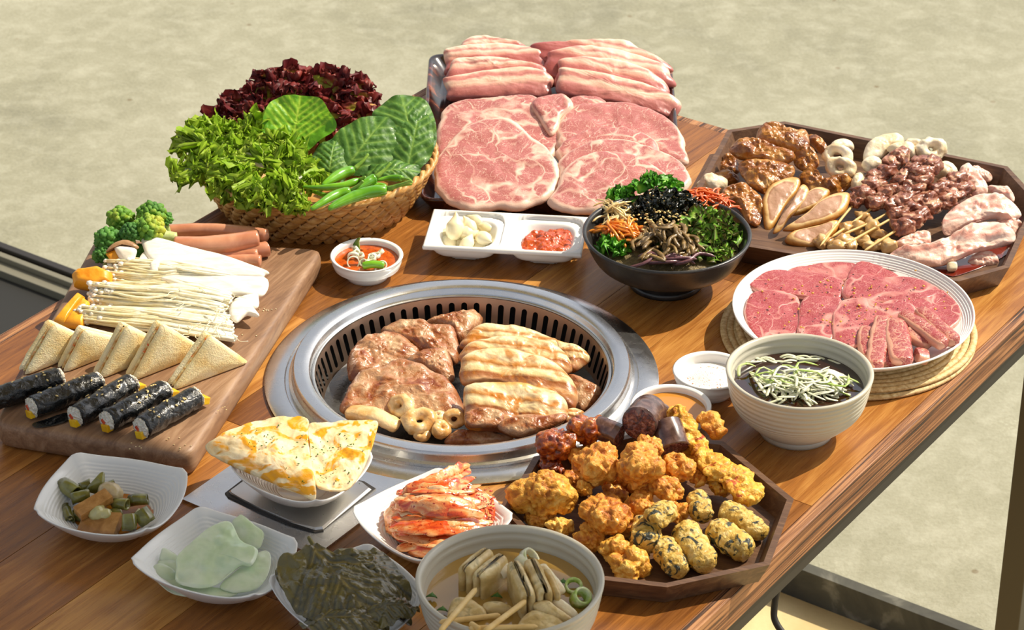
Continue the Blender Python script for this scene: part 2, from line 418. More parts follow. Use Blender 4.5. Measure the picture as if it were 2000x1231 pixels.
M['curb'] = n.fin(n.ramp(v, [(0.40, C('#34332d')), (0.60, C('#4a493f')), (0.78, C('#8a877a'))]), 0.8)
M['frame'] = NT('window_frame_metal').fin(C('#4b4435'), 0.45, metal=0.3)
M['rail'] = NT('rail_metal').fin(C('#7d7968'), 0.5, metal=0.2)
M['plaster'] = NT('plaster').fin(C('#cfcabb'), 0.9)

UD = vec([math.cos(R(TA)), math.sin(R(TA)), 0]); WDn = vec([math.sin(R(TA)), -math.cos(R(TA)), 0])
_c = P(1660, 918); _f = P(1370, 248)
def tw(u, w, h=0.0):
    """table coordinates: u along the long side (0 = far edge), w across (0 = left edge, TWD = right edge), h above the top"""
    return TO + UD * u + WDn * w + vec([0, 0, h])
TWD = 0.81
w0 = np.dot(_c, WDn) - TWD; u0 = np.dot(_f, UD)
TO = UD * u0 + WDn * w0 + vec([0, 0, T])
def tuv(p): d = vec(p) - TO; return np.dot(d, UD), np.dot(d, WDn)
def boxG(c, ax, ay, az, hx, hy, hz, bev=0.0):
    """box with centre c, unit axes and half sizes; chamfered edges when bev > 0"""
    bm = bmesh.new(); bmesh.ops.create_cube(bm, size=2)
    for q in bm.verts: q.co = Vector((q.co.x * hx, q.co.y * hy, q.co.z * hz))
    if bev: bmesh.ops.bevel(bm, geom=bm.edges[:], offset=bev, segments=2, affect='EDGES', profile=0.7)
    bm.verts.index_update(); V = np.array([q.co[:] for q in bm.verts]); F = [[q.index for q in f.verts] for f in bm.faces]; bm.free()
    return np.outer(V[:, 0], ax) + np.outer(V[:, 1], ay) + np.outer(V[:, 2], az) + vec(c), F
Z3 = vec([0, 0, 1])
def tbox(u0, u1, w0, w1, h0, h1, bev=0.0): return boxG(tw((u0 + u1) / 2, (w0 + w1) / 2, (h0 + h1) / 2), UD, WDn, Z3, abs(u1 - u0) / 2, abs(w1 - w0) / 2, abs(h1 - h0) / 2, bev)
def wp(px, py, z):  # photo point on the plane z (world height)
    return P(px, py, z - T)
GZ = 0.045
th0 = wp(0, 497, GZ); th1 = wp(1600, 1136, GZ)     # the line where outside paving stops
def uw(p): return tuv(p)
ut = (tuv(th0)[0] + tuv(th1)[0]) / 2
def floor_quad(u0, u1, w0, w1, z): return [list(tw(u0, w0, z - T)), list(tw(u1, w0, z - T)), list(tw(u1, w1, z - T)), list(tw(u0, w1, z - T))], [[0, 1, 2, 3]]
mk('ground', tbox(ut, ut + 14, -7, 8, GZ - 0.2 - T, GZ - T), M['ground'], kind='structure', smooth=False)
mk('floor', tbox(ut - 5, ut - 0.001, -5, 6, -0.1 - T, 0 - T), M['floor'], kind='structure', smooth=False)
mk('trim_1', tbox(ut - 0.012, ut + 0.006, -4, 6, -0.02 - T, GZ + 0.004 - T), M['curb'], kind='structure', smooth=False)
wl = tuv(th0)[1]
# sliding door track on the left part of the sill
mk('trim_2', join([tbox(ut - 0.03, ut + 0.006, wl - 2, wl + 1.25, GZ - 0.03 - T, GZ + 0.006 - T, 0.002), tbox(ut - 0.008, ut + 0.004, wl - 2, wl + 1.25, GZ + 0.006 - T, GZ + 0.016 - T, 0.002)]), M['rail'], kind='structure', smooth=False)
mk('trim_3', tbox(ut + 0.010, ut + 0.024, wl - 2, wl + 1.25, GZ - T, GZ + 0.020 - T, 0.002), M['black'], kind='structure', smooth=False)
M['shadem'] = NT('floor_shade').fin(C('#201f1a'), 0.6)
mk('floor_shade_slab', tbox(ut - 0.62, ut - 0.031, wl - 2, wl + 1.0, -T + 0.0005, GZ - 0.006 - T, 0.003), M['shadem'], kind='structure', smooth=False)  # added slab, its dark colour stands in for table shade on the floor
# the building: wall over the opening and ceiling; their edge shades the near left part of the table
sh = tuv(P(340, 1055)); dist = ut - sh[0]
LZ = dist / (math.cos(R(TA - SUN_AZ))) * math.tan(R(SUN_EL))
mk('wall_front', tbox(ut - 0.06, ut + 0.06, -3.0, 5.0, LZ, LZ + 0.5), M['plaster'], kind='structure', smooth=False)
mk('ceiling', tbox(ut - 1.3, ut - 0.061, -3.0, 5.0, LZ + 0.40, LZ + 0.5), M['plaster'], kind='structure', smooth=False)
print('LINTEL', LZ, dist, ut)

# ------------------------------------------------------------------ table
table = thing('restaurant_table', 'long wooden table with a stave-patterned top and striped edge, carrying all the food', 'table', tw(-0.7, TWD / 2, -T))
CG = P(902, 737); GU, GW = tuv(CG); HR = 0.166
rt = random.Random(11); NS = 9; sw = TWD / NS; LEN = 1.75; TH = 0.032
for k in range(NS):
    a, b = k * sw, (k + 1) * sw; u = 0.0; first = True
    while u > -LEN:
        L = rt.uniform(0.28, 0.62); v0 = max(-LEN, u - L); u1, u2 = u, v0
        g = 0.0003; ws = np.linspace(a + g, b - g, 12)
        hit = (a < GW + HR) and (b > GW - HR)
        if not hit or (u2 > GU + HR) or (u1 < GU - HR):
            mk('stave', tbox(u2 + g, u1 - g, a + g, b - g, -TH * 0.35, 0, 0.0004), M['stave'], table, smooth=False)
        else:
            for sgn, ua, ub in ((1, u1, GU), (-1, u2, GU)):
                if (sgn == 1 and u1 < GU) or (sgn == -1 and u2 > GU): continue
                # strip from the outer end to the hole edge
                e = []
                for w in ws:
                    he = GU + sgn * math.sqrt(max(0, HR * HR - (w - GW) ** 2))
                    if sgn == 1: e.append(min(ua - 1e-5, max(he, u2)))
                    else: e.append(max(ua + 1e-5, min(he, u1)))
                if max(abs(ua - x) for x in e) < 0.002: continue
                keep = [(x, w) for x, w in zip(e, ws) if abs(ua - x) > 0.0004]
                if len(keep) < 2: continue
                poly = [(ua - sgn * g, keep[0][1]), (ua - sgn * g, keep[-1][1])] + keep[::-1]
                pts = [tw(x, y)[:2] for x, y in poly]
                if np.sum([pts[i][0] * pts[(i + 1) % len(pts)][1] - pts[(i + 1) % len(pts)][0] * pts[i][1] for i in range(len(pts))]) < 0: pts = pts[::-1]
                mk('stave', prism(pts, T - TH * 0.35, T), M['stave'], table, smooth=False)
        u = v0
be = 0.012
mk('edge_band', tbox(-LEN, 0, TWD, TWD + be, -TH, 0.0, 0.0012), M['band'], table, smooth=False)
mk('edge_band', tbox(-LEN, 0, -be, 0, -TH, 0.0, 0.0012), M['band'], table, smooth=False)
mk('edge_band', tbox(0, be, -be, TWD + be, -TH, 0.0, 0.0012), M['band'], table, smooth=False)
mk('steel_frame', join([tbox(-LEN, 0.008, TWD - 0.035, TWD + 0.006, -TH - 0.024, -TH), tbox(-LEN, -0.02, 0.005, 0.045, -TH - 0.03, -TH), tbox(-0.06, -0.02, 0.045, TWD - 0.045, -TH - 0.03, -TH),
    tbox(-LEN, -LEN + 0.04, 0.045, TWD - 0.045, -TH - 0.03, -TH)]), M['black'], table, smooth=False)
def leg_x(u, w):      # photo x of an upright line at (u, w) where it crosses y = 1231
    hs = np.linspace(-0.7, -0.05, 60); q = np.array([proj(tw(u, w, h)) for h in hs]); return float(np.interp(-1231, -q[:, 1], q[:, 0]))
wl_ = TWD - 0.040; us = np.linspace(-0.2, 0.05, 100); lu = float(np.interp(1942, [leg_x(u, wl_) for u in us], us)); print('LEG', lu)
for uu in (lu + 0.0145, -LEN + 0.04):
    for ww in (0.0255, TWD - 0.0255): mk('leg', tbox(uu - 0.0145, uu + 0.0145, ww - 0.0145, ww + 0.0145, -T, -TH - 0.03, 0.002), M['frame'], table, smooth=False)

# ------------------------------------------------------------------ built-in grill
GC = vec([CG[0], CG[1], T])
grill = thing('table_grill', 'round stainless steel charcoal grill set into the table, full of cooked pork', 'grill', GC)
mk('outer_flange', lathe([(0.150, 0.0), (0.1925, 0.0008), (0.1930, 0.0026), (0.1905, 0.0040), (0.178, 0.0052), (0.1735, 0.0050), (0.1725, 0.0035), (0.1700, 0.0035), (0.150, 0.0035)], GC, 128, cap=False), M['steel'], grill, smooth=50)
mk('raised_rim', lathe([(0.1690, 0.0036), (0.1692, 0.007), (0.1665, 0.0085), (0.1655, 0.0145), (0.1650, 0.0165), (0.1635, 0.0182), (0.1560, 0.0186), (0.1500, 0.0176), (0.1484, 0.0160), (0.1480, 0.0115), (0.1465, 0.0100), (0.1450, 0.0100)], GC, 144, cap=False), M['steel'], grill, smooth=40)
def slot_wall(c, n, rt_, zt, rb, zb, lo, hi, half):
    """conical wall with n upright rounded slots cut through"""
    V = []; F = []; da = 2 * math.pi / n
    def pt(a, q): r = rb + (rt_ - rb) * q; return (c[0] + r * math.cos(a), c[1] + r * math.sin(a), c[2] + zb + (zt - zb) * q)
    ra = half * da; rq = ra * (rt_ + rb) / 2 / abs(math.hypot(rt_ - rb, zt - zb))
    for k in range(n):
        a0 = k * da; m = 6; inner = []
        for i in range(m + 1):
            t = math.pi * i / m; inner.append((a0 + da / 2 + ra * math.cos(t), hi - rq + rq * math.sin(t)))
        for i in range(m + 1):
            t = math.pi + math.pi * i / m; inner.append((a0 + da / 2 + ra * math.cos(t), lo + rq + rq * math.sin(t)))
        outer = []
        for i in range(m + 1): outer.append((a0 + da * (1 - i / m), 1.0))
        for i in range(m + 1): outer.append((a0 + da * i / m, 0.0))
        b = len(V); V += [pt(*p) for p in inner] + [pt(*p) for p in outer]; q = len(inner)
        for i in range(q): j = (i + 1) % q; F.append([b + i, b + j, b + q + j, b + q + i])
    return np.array(V), F
mk('slotted_wall', slot_wall(GC, 70, 0.1455, 0.0100, 0.1360, -0.026, 0.13, 0.80, 0.235), M['slotwall'], grill, smooth=60)
mk('rim_lip', lathe([(0.1462, 0.0105), (0.1440, 0.0108), (0.1434, 0.0090), (0.1450, 0.0080)], GC, 128, cap=False), M['steel2'], grill)
mk('fire_pot', lathe([(0.160, 0.0), (0.160, -0.045), (0.02, -0.05)], GC, 64, cap=False), M['void'], grill)
mk('grill_pan', lathe([(0.1365, -0.0255), (0.130, -0.0285), (0.122, -0.030), (0.1205, -0.0325), (0.114, -0.0325), (0.112, -0.030), (0.06, -0.027), (0.0001, -0.0255)], GC, 96, cap=False), M['pan'], grill)
# steel control panel beside it
pa = tuv(P(370, 970)); pb = tuv(P(655, 1062)); pc = tuv(P(700, 1029))
pw0, pw1 = pa[1], pb[1]; pu0 = pa[0]; 
cp = thing('control_panel', 'flat steel panel with a lidded tray, below the grill under the flatbread dish', 'panel', tw(pu0 + 0.06, (pw0 + pw1) / 2))
arc = [(GU - math.sqrt(max(0, 0.172 ** 2 - (w - GW) ** 2)), w) for w in np.linspace(pw1, pw0, 14)]
mk('plate', prism([tw(a, b)[:2] for a, b in ([(pu0 - 0.01, pw0), (pu0 - 0.01, pw1)] + arc)][::-1], T + 0.0001, T + 0.0028), M['steel'], cp, smooth=False)
def oncp(px, py, h=0.003): return P(px, py, h)
q = [P(*kp(10, *a), 0.004)[:2] for a in ((392, 628), (560, 500), (1000, 400), (1590, 530), (1690, 590), (1240, 950), (1160, 965), (940, 900), (700, 800), (520, 710), (420, 665))]
mk('tray_recess', prism(q[::-1], T + 0.0026, T + 0.0042, 0.0004), M['black'], cp, smooth=False)
q2 = [P(*kp(10, *a), 0.006)[:2] for a in ((425, 610), (570, 510), (1000, 410), (1570, 535), (1650, 590), (1235, 930), (1165, 938), (950, 870), (700, 765), (530, 680), (440, 630))]
mk('tray_lid', prism(q2[::-1], T + 0.0026, T + 0.0068, 0.002), M['steel2'], cp, smooth=False)

# ------------------------------------------------------------------ vessels
def circ(cx, cy, w, h): c = P(cx, cy, h); return vec([c[0], c[1], T]), np.linalg.norm(P(cx + w / 2, cy, h) - P(cx - w / 2, cy, h)) / 2
def ribprof(p0, p1, n, amp):
    """straight run from p0 to p1 with n fine grooves"""
    out = []; p0 = vec(p0); p1 = vec(p1); d = nrm(p1 - p0); nn = vec([d[1], -d[0]])
    for i in range(n * 3 + 1):
        f = i / (n * 3); out.append(tuple(p0 * (1 - f) + p1 * f + nn * amp * (0, 1, 0.4)[i % 3]))
    return out
def curveprof(pts, n): return [tuple(x) for x in spline(pts, n)]
def ribs(prof, amp, per=2):
    out = []
    for i, (r, z) in enumerate(prof): out.append((r + amp * (0, 1, 0, -1)[i % 4], z))
    return out
def bowl(name, label, cat, c, r, h, foot, m, ribn=14, thick=0.004, base=0.0, depth=None, belly=0.75, group=None, ribamp=0.00035, z0=0.0, fh=0.006):
    """footed bowl: rim radius r, height h"""
    t = thing(name, label, cat, vec(c) + vec([0, 0, z0]), group)
    cc = vec(c) + vec([0, 0, z0])
    o = curveprof([(foot, fh), (foot + (r - foot) * (0.45 if fh < 0.01 else 0.36), fh + (h - fh) * 0.22), (foot + (r - foot) * belly, h * 0.52), (r - 0.001, h * 0.93)], ribn * 4 + 6)
    o = o[:4] + ribs(o[4:-2], ribamp) + o[-2:]
    i_ = curveprof([(r - thick - 0.001, h * 0.95), (foot + (r - foot) * belly - thick, h * 0.54), (foot + (r - foot) * 0.42, 0.012 + (h - 0.006) * 0.20), (foot * 0.6, 0.011), (0.0004, 0.010)], ribn * 4 + 4)
    i_ = ribs(i_[:int(len(i_) * 0.55)], -ribamp) + i_[int(len(i_) * 0.55):]
    prof = [(foot - 0.003, 0.002), (foot - 0.0022, 0.0), (foot, 0.0005), (foot, fh)] + o[1:] + [(r, h * 0.96), (r + 0.0002, h - 0.001), (r - thick * 0.45, h), (r - thick, h - 0.0012)] + i_
    mk('vessel', lathe(prof, cc, 96, cap=False), m, t)
    mk('foot_ring', lathe([(foot - 0.006, 0.003), (foot - 0.004, 0.0003), (foot - 0.001, 0.0003), (foot + 0.0003, 0.002), (foot + 0.0003, 0.007), (foot - 0.008, 0.007)], cc, 64, cap=False), m, t)
    return t
def inner(foot, r, h, belly, thick, z):
    """inner radius of bowl() at height z"""
    pr = curveprof([(foot * 0.6, 0.011), (foot + (r - foot) * 0.42, 0.012 + (h - 0.006) * 0.20), (foot + (r - foot) * belly - thick, h * 0.54), (r - thick - 0.001, h * 0.95)], 60)
    return float(np.interp(z, [q[1] for q in pr], [q[0] for q in pr]))
def corner_dish(name, label, px, hc, hm, m, bulge=0.10, group=None, foot=0.42, cat='dish', z0=0.0, off=0.0):
    """square dish with four raised pointed corners at photo points px (height hc), sagging rim (hm) between"""
    cs = [P(x, y, hc + z0) for x, y in px]; cen = np.mean(cs, 0); cen[2] = T + z0
    N = 24; ring = []; zz = []; am = []
    for i in range(4):
        a, b = cs[i], cs[(i + 1) % 4]; mid = (a + b) / 2; out = mid - cen; out[2] = 0; out = nrm(out); L = np.linalg.norm(b - a)
        for k in range(N):
            f = k / N; p = a * (1 - f) + b * f + out * L * bulge * (1 - (2 * f - 1) ** 2) ** 0.9
            sm = (1 - abs(2 * f - 1)) ; w = 1 - math.exp(-(sm / 0.28) ** 1.3)
            pr = 1 - 0.035 * math.exp(-(min(f, 1 - f) / 0.03) ** 2)   # soften the tip
            ring.append((p[:2] - cen[:2]) * pr); zz.append(hc + (hm - hc) * w)
    ring = np.array(ring); zz = np.array(zz); n = len(ring)
    rad = np.linalg.norm(ring, axis=1); circr = rad.mean()
    cr = ring / rad[:, None] * circr
    V = []; S = []
    def layer(q, zf, tround):
        xy = (ring * (1 - tround) + cr * tround) * q; z = zf * zz if zf > 0 else np.full(n, -zf)
        V.append(np.c_[cen[0] + xy[:, 0], cen[1] + xy[:, 1], cen[2] + z]); S.append(np.full(n, q))
    layer(foot * 0.9, -0.0006, 1); layer(foot, -0.0006, 1); layer(foot * 1.02, -0.004, 1)
    for f in np.linspace(0.1, 0.93, 12): layer(foot + (1 - foot) * f ** 0.85 + 0.0, 0.11 + 0.85 * f ** 1.5, (1 - f) ** 1.2)
    layer(0.997, 0.975, 0); layer(1.0, 0.995, 0); layer(0.985, 1.0, 0); layer(0.965, 0.985, 0)
    for i, f in enumerate(np.linspace(0.95, 0.0, 56)):
        q = foot * 0.9 + (0.95 - foot * 0.9) * f; rb = 0.012 * (0, 1, 0, -1)[i % 4] * (f < 0.9)
        layer(q, max(0.14, 0.15 + 0.82 * f ** 1.45 + rb), (1 - f) ** 1.1)
    layer(foot * 0.4, 0.14, 1); layer(0.001, 0.14, 1)
    F = grid_faces(len(V), n)
    return mk(name, (np.vstack(V), F, np.concatenate(S)), m, label=label, cat=cat, group=group, loc=vec([cen[0], cen[1], T + z0])), cen

# soup bowls
SB, SBr = circ(1562, 722, 288, 0.068)
soup = bowl('soup_bowl', 'round greige ribbed bowl of dark soy dipping sauce topped with shredded scallion', 'bowl', SB, SBr, 0.068, 0.035, M['greige'], 16, belly=0.80, ribamp=0.0006)
FB, FBr = circ(996, 1128, 369, 0.072)
fishb = bowl('soup_bowl', 'grey ribbed bowl of fish cake soup with skewers, at the bottom edge of the picture', 'bowl', FB, FBr, 0.072, 0.040, M['greige'], 16, belly=0.80, ribamp=0.0006)
BB, BBr = circ(1303, 452, 330, 0.062)
bib = bowl('rice_bowl', 'wide black stoneware bowl of mixed vegetables, seaweed and shredded beef', 'bowl', BB, BBr, 0.062, 0.038, M['blackc'], 3, belly=0.72, ribamp=0.0, fh=0.012)
def small(cx, cy, w, label, hh=0.026):
    c, r = circ(cx, cy, w, hh); return c, r, bowl('sauce_dish', label, 'dish', c, r, hh, r * 0.58, M['white'], 4, thick=0.003, belly=0.8, ribamp=0.0003)
D1 = small(716, 497, 143, 'small round white dish of scallion chilli sauce, right of the vegetable basket')
D2 = small(1388, 722, 148, 'small round white dish heaped with salt, behind the honey-coloured sauce')
D3 = small(1311, 790, 158, 'small round white dish of honey-coloured sauce, between the grill and the soy bowl')
# white round plate on two woven mats
PC, PR = circ(1666, 603, 472, 0.034)
M['straw'] = food('straw', [(0.3, C('#b58d55')), (0.55, C('#dcc08a')), (0.8, C('#efdcae'))], scale=220, rough=0.6, bump=0.5, bs=600)
def coil_mat(c, r, z, th, n, jig, seed):
    gs = []; rr = random.Random(seed)
    for k in range(n):
        q = 0.022 + (r - 0.022) * (k + 0.5) / n; hw = (r - 0.022) / n / 2; seg = max(48, int(q * 2200)); st = max(24, int(2 * math.pi * q / 0.0065)) ; V = []
        for i in range(seg):
            a = 2 * math.pi * i / seg; pin = abs(math.sin(a * st / 2 + k * 1.3)) ** 0.35; wob = 1 + jig * math.sin(3 * a + k)
            for j in range(6):
                b = 2 * math.pi * j / 6 + 0.5
                V.append((c[0] + (q * wob + hw * 1.08 * math.cos(b)) * math.cos(a), c[1] + (q * wob + hw * 1.08 * math.cos(b)) * math.sin(a), c[2] + z + th / 2 + th / 2 * math.sin(b) * (0.62 + 0.38 * pin)))
        F = []
        for i in range(seg):
            i2 = (i + 1) % seg
            for j in range(6): j2 = (j + 1) % 6; F.append([i * 6 + j, i * 6 + j2, i2 * 6 + j2, i2 * 6 + j])
        gs.append((np.array(V), F))
    return join(gs)
mc, mr = circ(1655, 648, 498, 0.004)
mk('woven_placemat', coil_mat(mc, mr, 0.0003, 0.0048, 15, 0.004, 1), M['straw'], label='round coiled straw mat, the lower of two under the white meat plate', cat='mat', loc=mc)
mc2, mr2 = circ(1672, 640, 470, 0.009)
mk('woven_placemat', coil_mat(mc2, mr2, 0.0052, 0.0048, 14, 0.004, 2), M['straw'], label='round coiled straw mat directly beneath the white meat plate', cat='mat', loc=mc2 + vec([0, 0, 0.0052]))
pz = 0.0103; s_ = PR / 0.124
prof = [(0.062, 0.0022), (0.064, 0.0), (0.067, 0.0002), (0.069, 0.004), (0.09, 0.0075), (0.108, 0.014), (0.1215, 0.0225), (0.1238, 0.0242), (0.1236, 0.0258), (0.1222, 0.0258)]
rim_ = [(0.1222 - 0.00055 * i, 0.0250 - 0.00045 * i + 0.00045 * (0, 1, 0, -1)[i % 4]) for i in range(1, 29)]
prof = [(a * s_, b) for a, b in prof + rim_ + [(0.098, 0.0115), (0.088, 0.0095), (0.04, 0.0088), (0.0003, 0.0086)]]
mk('dinner_plate', lathe(prof, PC + vec([0, 0, pz]), 128, cap=False), M['white'], label='large round white plate of raw sliced beef on straw mats', cat='plate', loc=PC + vec([0, 0, pz]))

# banchan dishes
PKD, PKc = corner_dish('banchan_dish', 'square grey dish of soy-pickled peppers, leftmost on the table', [kp(7, 65, 560), kp(7, 640, 655), kp(7, 834, 348), kp(7, 272, 262)], 0.036, 0.030, M['grey'], 0.10)
RDD, RDc = corner_dish('banchan_dish', 'square grey dish of pale green radish sheets, in front of the steel panel', [kp(7, 543, 805), kp(7, 1180, 985), kp(7, 1390, 700), kp(7, 895, 530)], 0.036, 0.030, M['grey'], 0.09)
PRD, PRc = corner_dish('banchan_dish', 'square white dish heaped with dark perilla leaves, at the bottom edge', [kp(7, 1233, 885), (700, 1262), kp(7, 2030, 960), kp(7, 1745, 716)], 0.036, 0.030, M['grey'], 0.09)
KMD, KMc = corner_dish('banchan_dish', 'square white dish of red cabbage kimchi, below the grill', [(685, 992), (832, 1098), (1006, 1006), (858, 911)], 0.034, 0.029, M['white'], 0.08)
NND, NNc = corner_dish('banchan_dish', 'square white dish holding flatbread wedges, on the steel panel', [(446, 908), (618, 980), (731, 885), (560, 822)], 0.034, 0.028, M['white'], 0.08, z0=0.0068)

# double condiment dish
dc = [P(*kp(2, *a), 0.028) for a in ((70, 1042), (808, 1082), (816, 905), (100, 868))]
dcn = np.mean(dc, 0); dcn[2] = T
ex = nrm((dc[1] + dc[2] - dc[0] - dc[3]) * vec([1, 1, 0])); ey = np.cross(Z3, ex)
hx = np.linalg.norm(dc[1] - dc[0]) / 2; hy = np.dot((dc[2] + dc[3] - dc[0] - dc[1]) / 2, ey) / 2
def double_dish():
    nx, ny = 121, 49; h = 0.028
    def cell(x, y, marg, k):    # rounded-box distance inside each well (0 centre .. 1 edge)
        cx = hx / 2 if x > 0 else -hx / 2
        a = abs(x - cx) / (hx / 2 - marg); b = abs(y) / (hy - marg); return (a ** k + b ** k) ** (1 / k)
    X = np.linspace(-hx, hx, nx); Y = np.linspace(-hy, hy, ny); V = []
    for y in Y:
        for x in X:
            d = cell(x, y, 0.004, 5); z = h - 0.0225 * max(0.0, 1 - d ** 5) ** 0.6
            if abs(x) < 0.012 and d < 1.3: z = min(z, h - 0.004 * max(0, 1 - (abs(y) / (hy - 0.006)) ** 6) * (1 - (x / 0.012) ** 4))
            e = max(abs(x) / hx, abs(y) / hy); V.append((x, y, z - 0.0015 * (e > 0.985)))
    nt = len(V)
    for y in Y:
        for x in X:
            d = cell(x, y, 0.012, 3.2); V.append((x * 0.995, y * 0.99, 0.001 + (h - 0.006) * min(1, max(0, (d - 0.62)) / 0.42) ** 0.75 if d > 0.62 else 0.0006))
    F = grid_faces(ny, nx, wrap=False) + grid_faces(ny, nx, wrap=False, off=nt, flip=True)
    bd = [j for j in range(nx)] + [i * nx + nx - 1 for i in range(1, ny)] + [(ny - 1) * nx + j for j in range(nx - 2, -1, -1)] + [i * nx for i in range(ny - 2, 0, -1)]
    for i in range(len(bd)):
        a, b = bd[i], bd[(i + 1) % len(bd)]; F.append([b, a, nt + a, nt + b])
    V = np.array(V); return dcn + np.outer(V[:, 0], ex) + np.outer(V[:, 1], ey) + np.outer(V[:, 2], Z3), F
mk('condiment_dish', double_dish(), M['white'], label='long white dish with two wells, garlic on the left and red paste on the right', cat='dish', loc=dcn)
def ddw(x, y, z): return dcn + ex * x + ey * y + Z3 * z

# polygon trays
def poly_tray(name, label, px, h, wall, m, inset=0.004, floor_h=0.005, cat='tray', foot=0.006, flare=0.010):
    o = np.array([P(x, y, h)[:2] for x, y in px]); n = len(o); c = o.mean(0)
    area = sum(o[i][0] * o[(i + 1) % n][1] - o[(i + 1) % n][0] * o[i][1] for i in range(n))
    if area < 0: o = o[::-1]
    def off(p, d):
        q = []
        for i in range(n):
            a, b, e = p[i - 1], p[i], p[(i + 1) % n]; n1 = nrm(vec([-(b - a)[1], (b - a)[0]])); n2 = nrm(vec([-(e - b)[1], (e - b)[0]]))
            k = nrm(n1 + n2); q.append(b + k * d / max(0.3, np.dot(k, n1)))
        return np.array(q)
    t = thing(name, label, cat, vec([c[0], c[1], T]))
    # mitred wall boards, one per side
    bot = off(o, flare); it = off(o, wall); ib = off(o, flare + wall * 0.9)
    for i in range(n):
        j = (i + 1) % n; L = []
        for q, z in ((bot, 0.0005), (o, h), (it, h), (ib, floor_h - 0.001)):
            L += [(*q[i], T + z), (*q[j], T + z)]
        mk('side_board', (L, [[0, 1, 3, 2], [2, 3, 5, 4], [4, 5, 7, 6], [6, 7, 1, 0], [0, 2, 4, 6], [1, 7, 5, 3]]), m, t, smooth=False)
    fl = off(o, flare + wall * 0.6)
    mk('base_board', prism(fl, T + 0.001, T + floor_h), m, t, smooth=False)
    return t, np.r_[c, T]
A8 = [(1275, 945), (1765, 838), (1880, 525), (1545, 250), (1105, 215), (640, 322), (492, 575), (800, 890)]
FT, FTc = poly_tray('octagonal_tray', 'dark wooden octagonal tray piled with fried chicken, fritters and blood sausage', [kp(8, *a) for a in A8], 0.024, 0.006, M['trayd'])
BT, BTc = poly_tray('octagonal_tray', 'large dark wooden tray with cut corners, holding marinated and sliced meats, at the far right', [(1421, 254), (1532, 237), (1968, 325), (2030, 392), (1972, 522), (1872, 550), (1440, 478), (1350, 385)], 0.026, 0.006, M['trayd'])

# lacquer tray
n = NT('lacquer'); v = n.noise(26, 4, 0.8)
M['lacq'] = n.fin(n.ramp(v, [(0.42, C('#1e1210')), (0.55, C('#43201a')), (0.64, C('#8a4a26'))]), 0.16, coat=0.5)
lt = [P(838, 106, 0.02), P(1312, 122, 0.02), P(1338, 400, 0.02), P(816, 392, 0.02)]
def rrect_ring(c4, inset, z, rc, k=8):
    cc = np.mean(c4, 0); out = []
    for i in range(4):
        a, b, d = c4[i - 1], c4[i], c4[(i + 1) % 4]; u = nrm((a - b) * vec([1, 1, 0])); w = nrm((d - b) * vec([1, 1, 0])); p = b + (u + w) * inset
        for j in range(k + 1):
            f = j / k; q = p + u * rc * (1 - f) ** 2 + w * rc * f ** 2; out.append((q[0], q[1], T + z))
    return out
def rrect_dish(c4, prof, rc=0.02, k=8):
    V = []; n = 4 * (k + 1)
    for ins, z in prof: V += rrect_ring(c4, ins, z, max(0.004, rc - ins * 0.3), k)
    F = grid_faces(len(prof), n); F.append(list(range(n))); F.append([(len(prof) - 1) * n + j for j in range(n)]); return np.array(V), F
mk('lacquer_tray', rrect_dish(lt, [(0.012, 0.0004), (0.010, 0.004), (0.002, 0.017), (0.0, 0.020), (0.001, 0.0215), (0.0035, 0.0215), (0.006, 0.019), (0.016, 0.008), (0.020, 0.0062)]), M['lacq'], label='glossy dark brown lacquer tray stacked with raw pork', cat='tray')

# walnut board
bh = 0.028
bq = [P(-14, 826, bh), P(372, 889, bh), P(633, 484, bh), P(186, 462, bh)]
mk('serving_board', rrect_dish(bq, [(0.006, 0.0003), (0.002, 0.003), (0.0005, 0.008), (0.0, 0.020), (0.0012, 0.0255), (0.004, 0.0276), (0.008, 0.028)], rc=0.016), M['board'], label='thick walnut serving board with rounded corners, under mushrooms, sandwiches and seaweed rolls', cat='board', smooth=50)
# ================================================================== raw pork on the lacquer tray
n = NT('raw_belly'); v = n.math('ADD', n.attr('t'), n.math('MULTIPLY', n.math('SUBTRACT', n.noise(30, 4, 0.6), 0.5), 0.30))
fat = C('#f6d5bd'); c = n.ramp(v, [(0.20, C('#a45a56')), (0.42, C('#c07c74')), (0.54, C('#f0c4ac')), (0.64, C('#f4d2ba')), (0.72, C('#cf7f7a')), (0.80, C('#dd9a8c')), (0.87, C('#f6d6bf')), (0.97, C('#f2c4a8'))])
c = n.mix(n.ramp(n.noise(90, 3, 0.5), [(0.55, 0.0), (0.7, 0.35)]), c, C('#e39a8e')); n.bump(n.noise(180, 4, 0.3), 0.4, 0.0015)
M['rawbelly'] = n.fin(c, 0.36, coat=0.3, coatr=0.2, sss=0.15)
n = NT('raw_belly_rear'); v = n.math('ADD', n.attr('t'), n.math('MULTIPLY', n.math('SUBTRACT', n.noise(30, 4, 0.6), 0.5), 0.24)); c = n.ramp(v, [(0.30, C('#a05250')), (0.58, C('#b96e68')), (0.66, C('#e4aa96')), (0.74, C('#f2ccb6')), (0.80, C('#d08880')), (0.86, C('#f4d2bc')), (0.97, C('#f6dac4'))]); n.bump(n.noise(180, 4, 0.3), 0.4, 0.0015)
M['rawbelly2'] = n.fin(c, 0.36, coat=0.3, coatr=0.2, sss=0.12)
M['neck'] = marbled('raw_neck', C('#bd6f69'), C('#a45554'), C('#f0cbb6'), 17, 0.016, 0.93, veins2=0.6, fibre=0.30, rough=0.4)
g = 'raw pork belly slices on the lacquer tray'
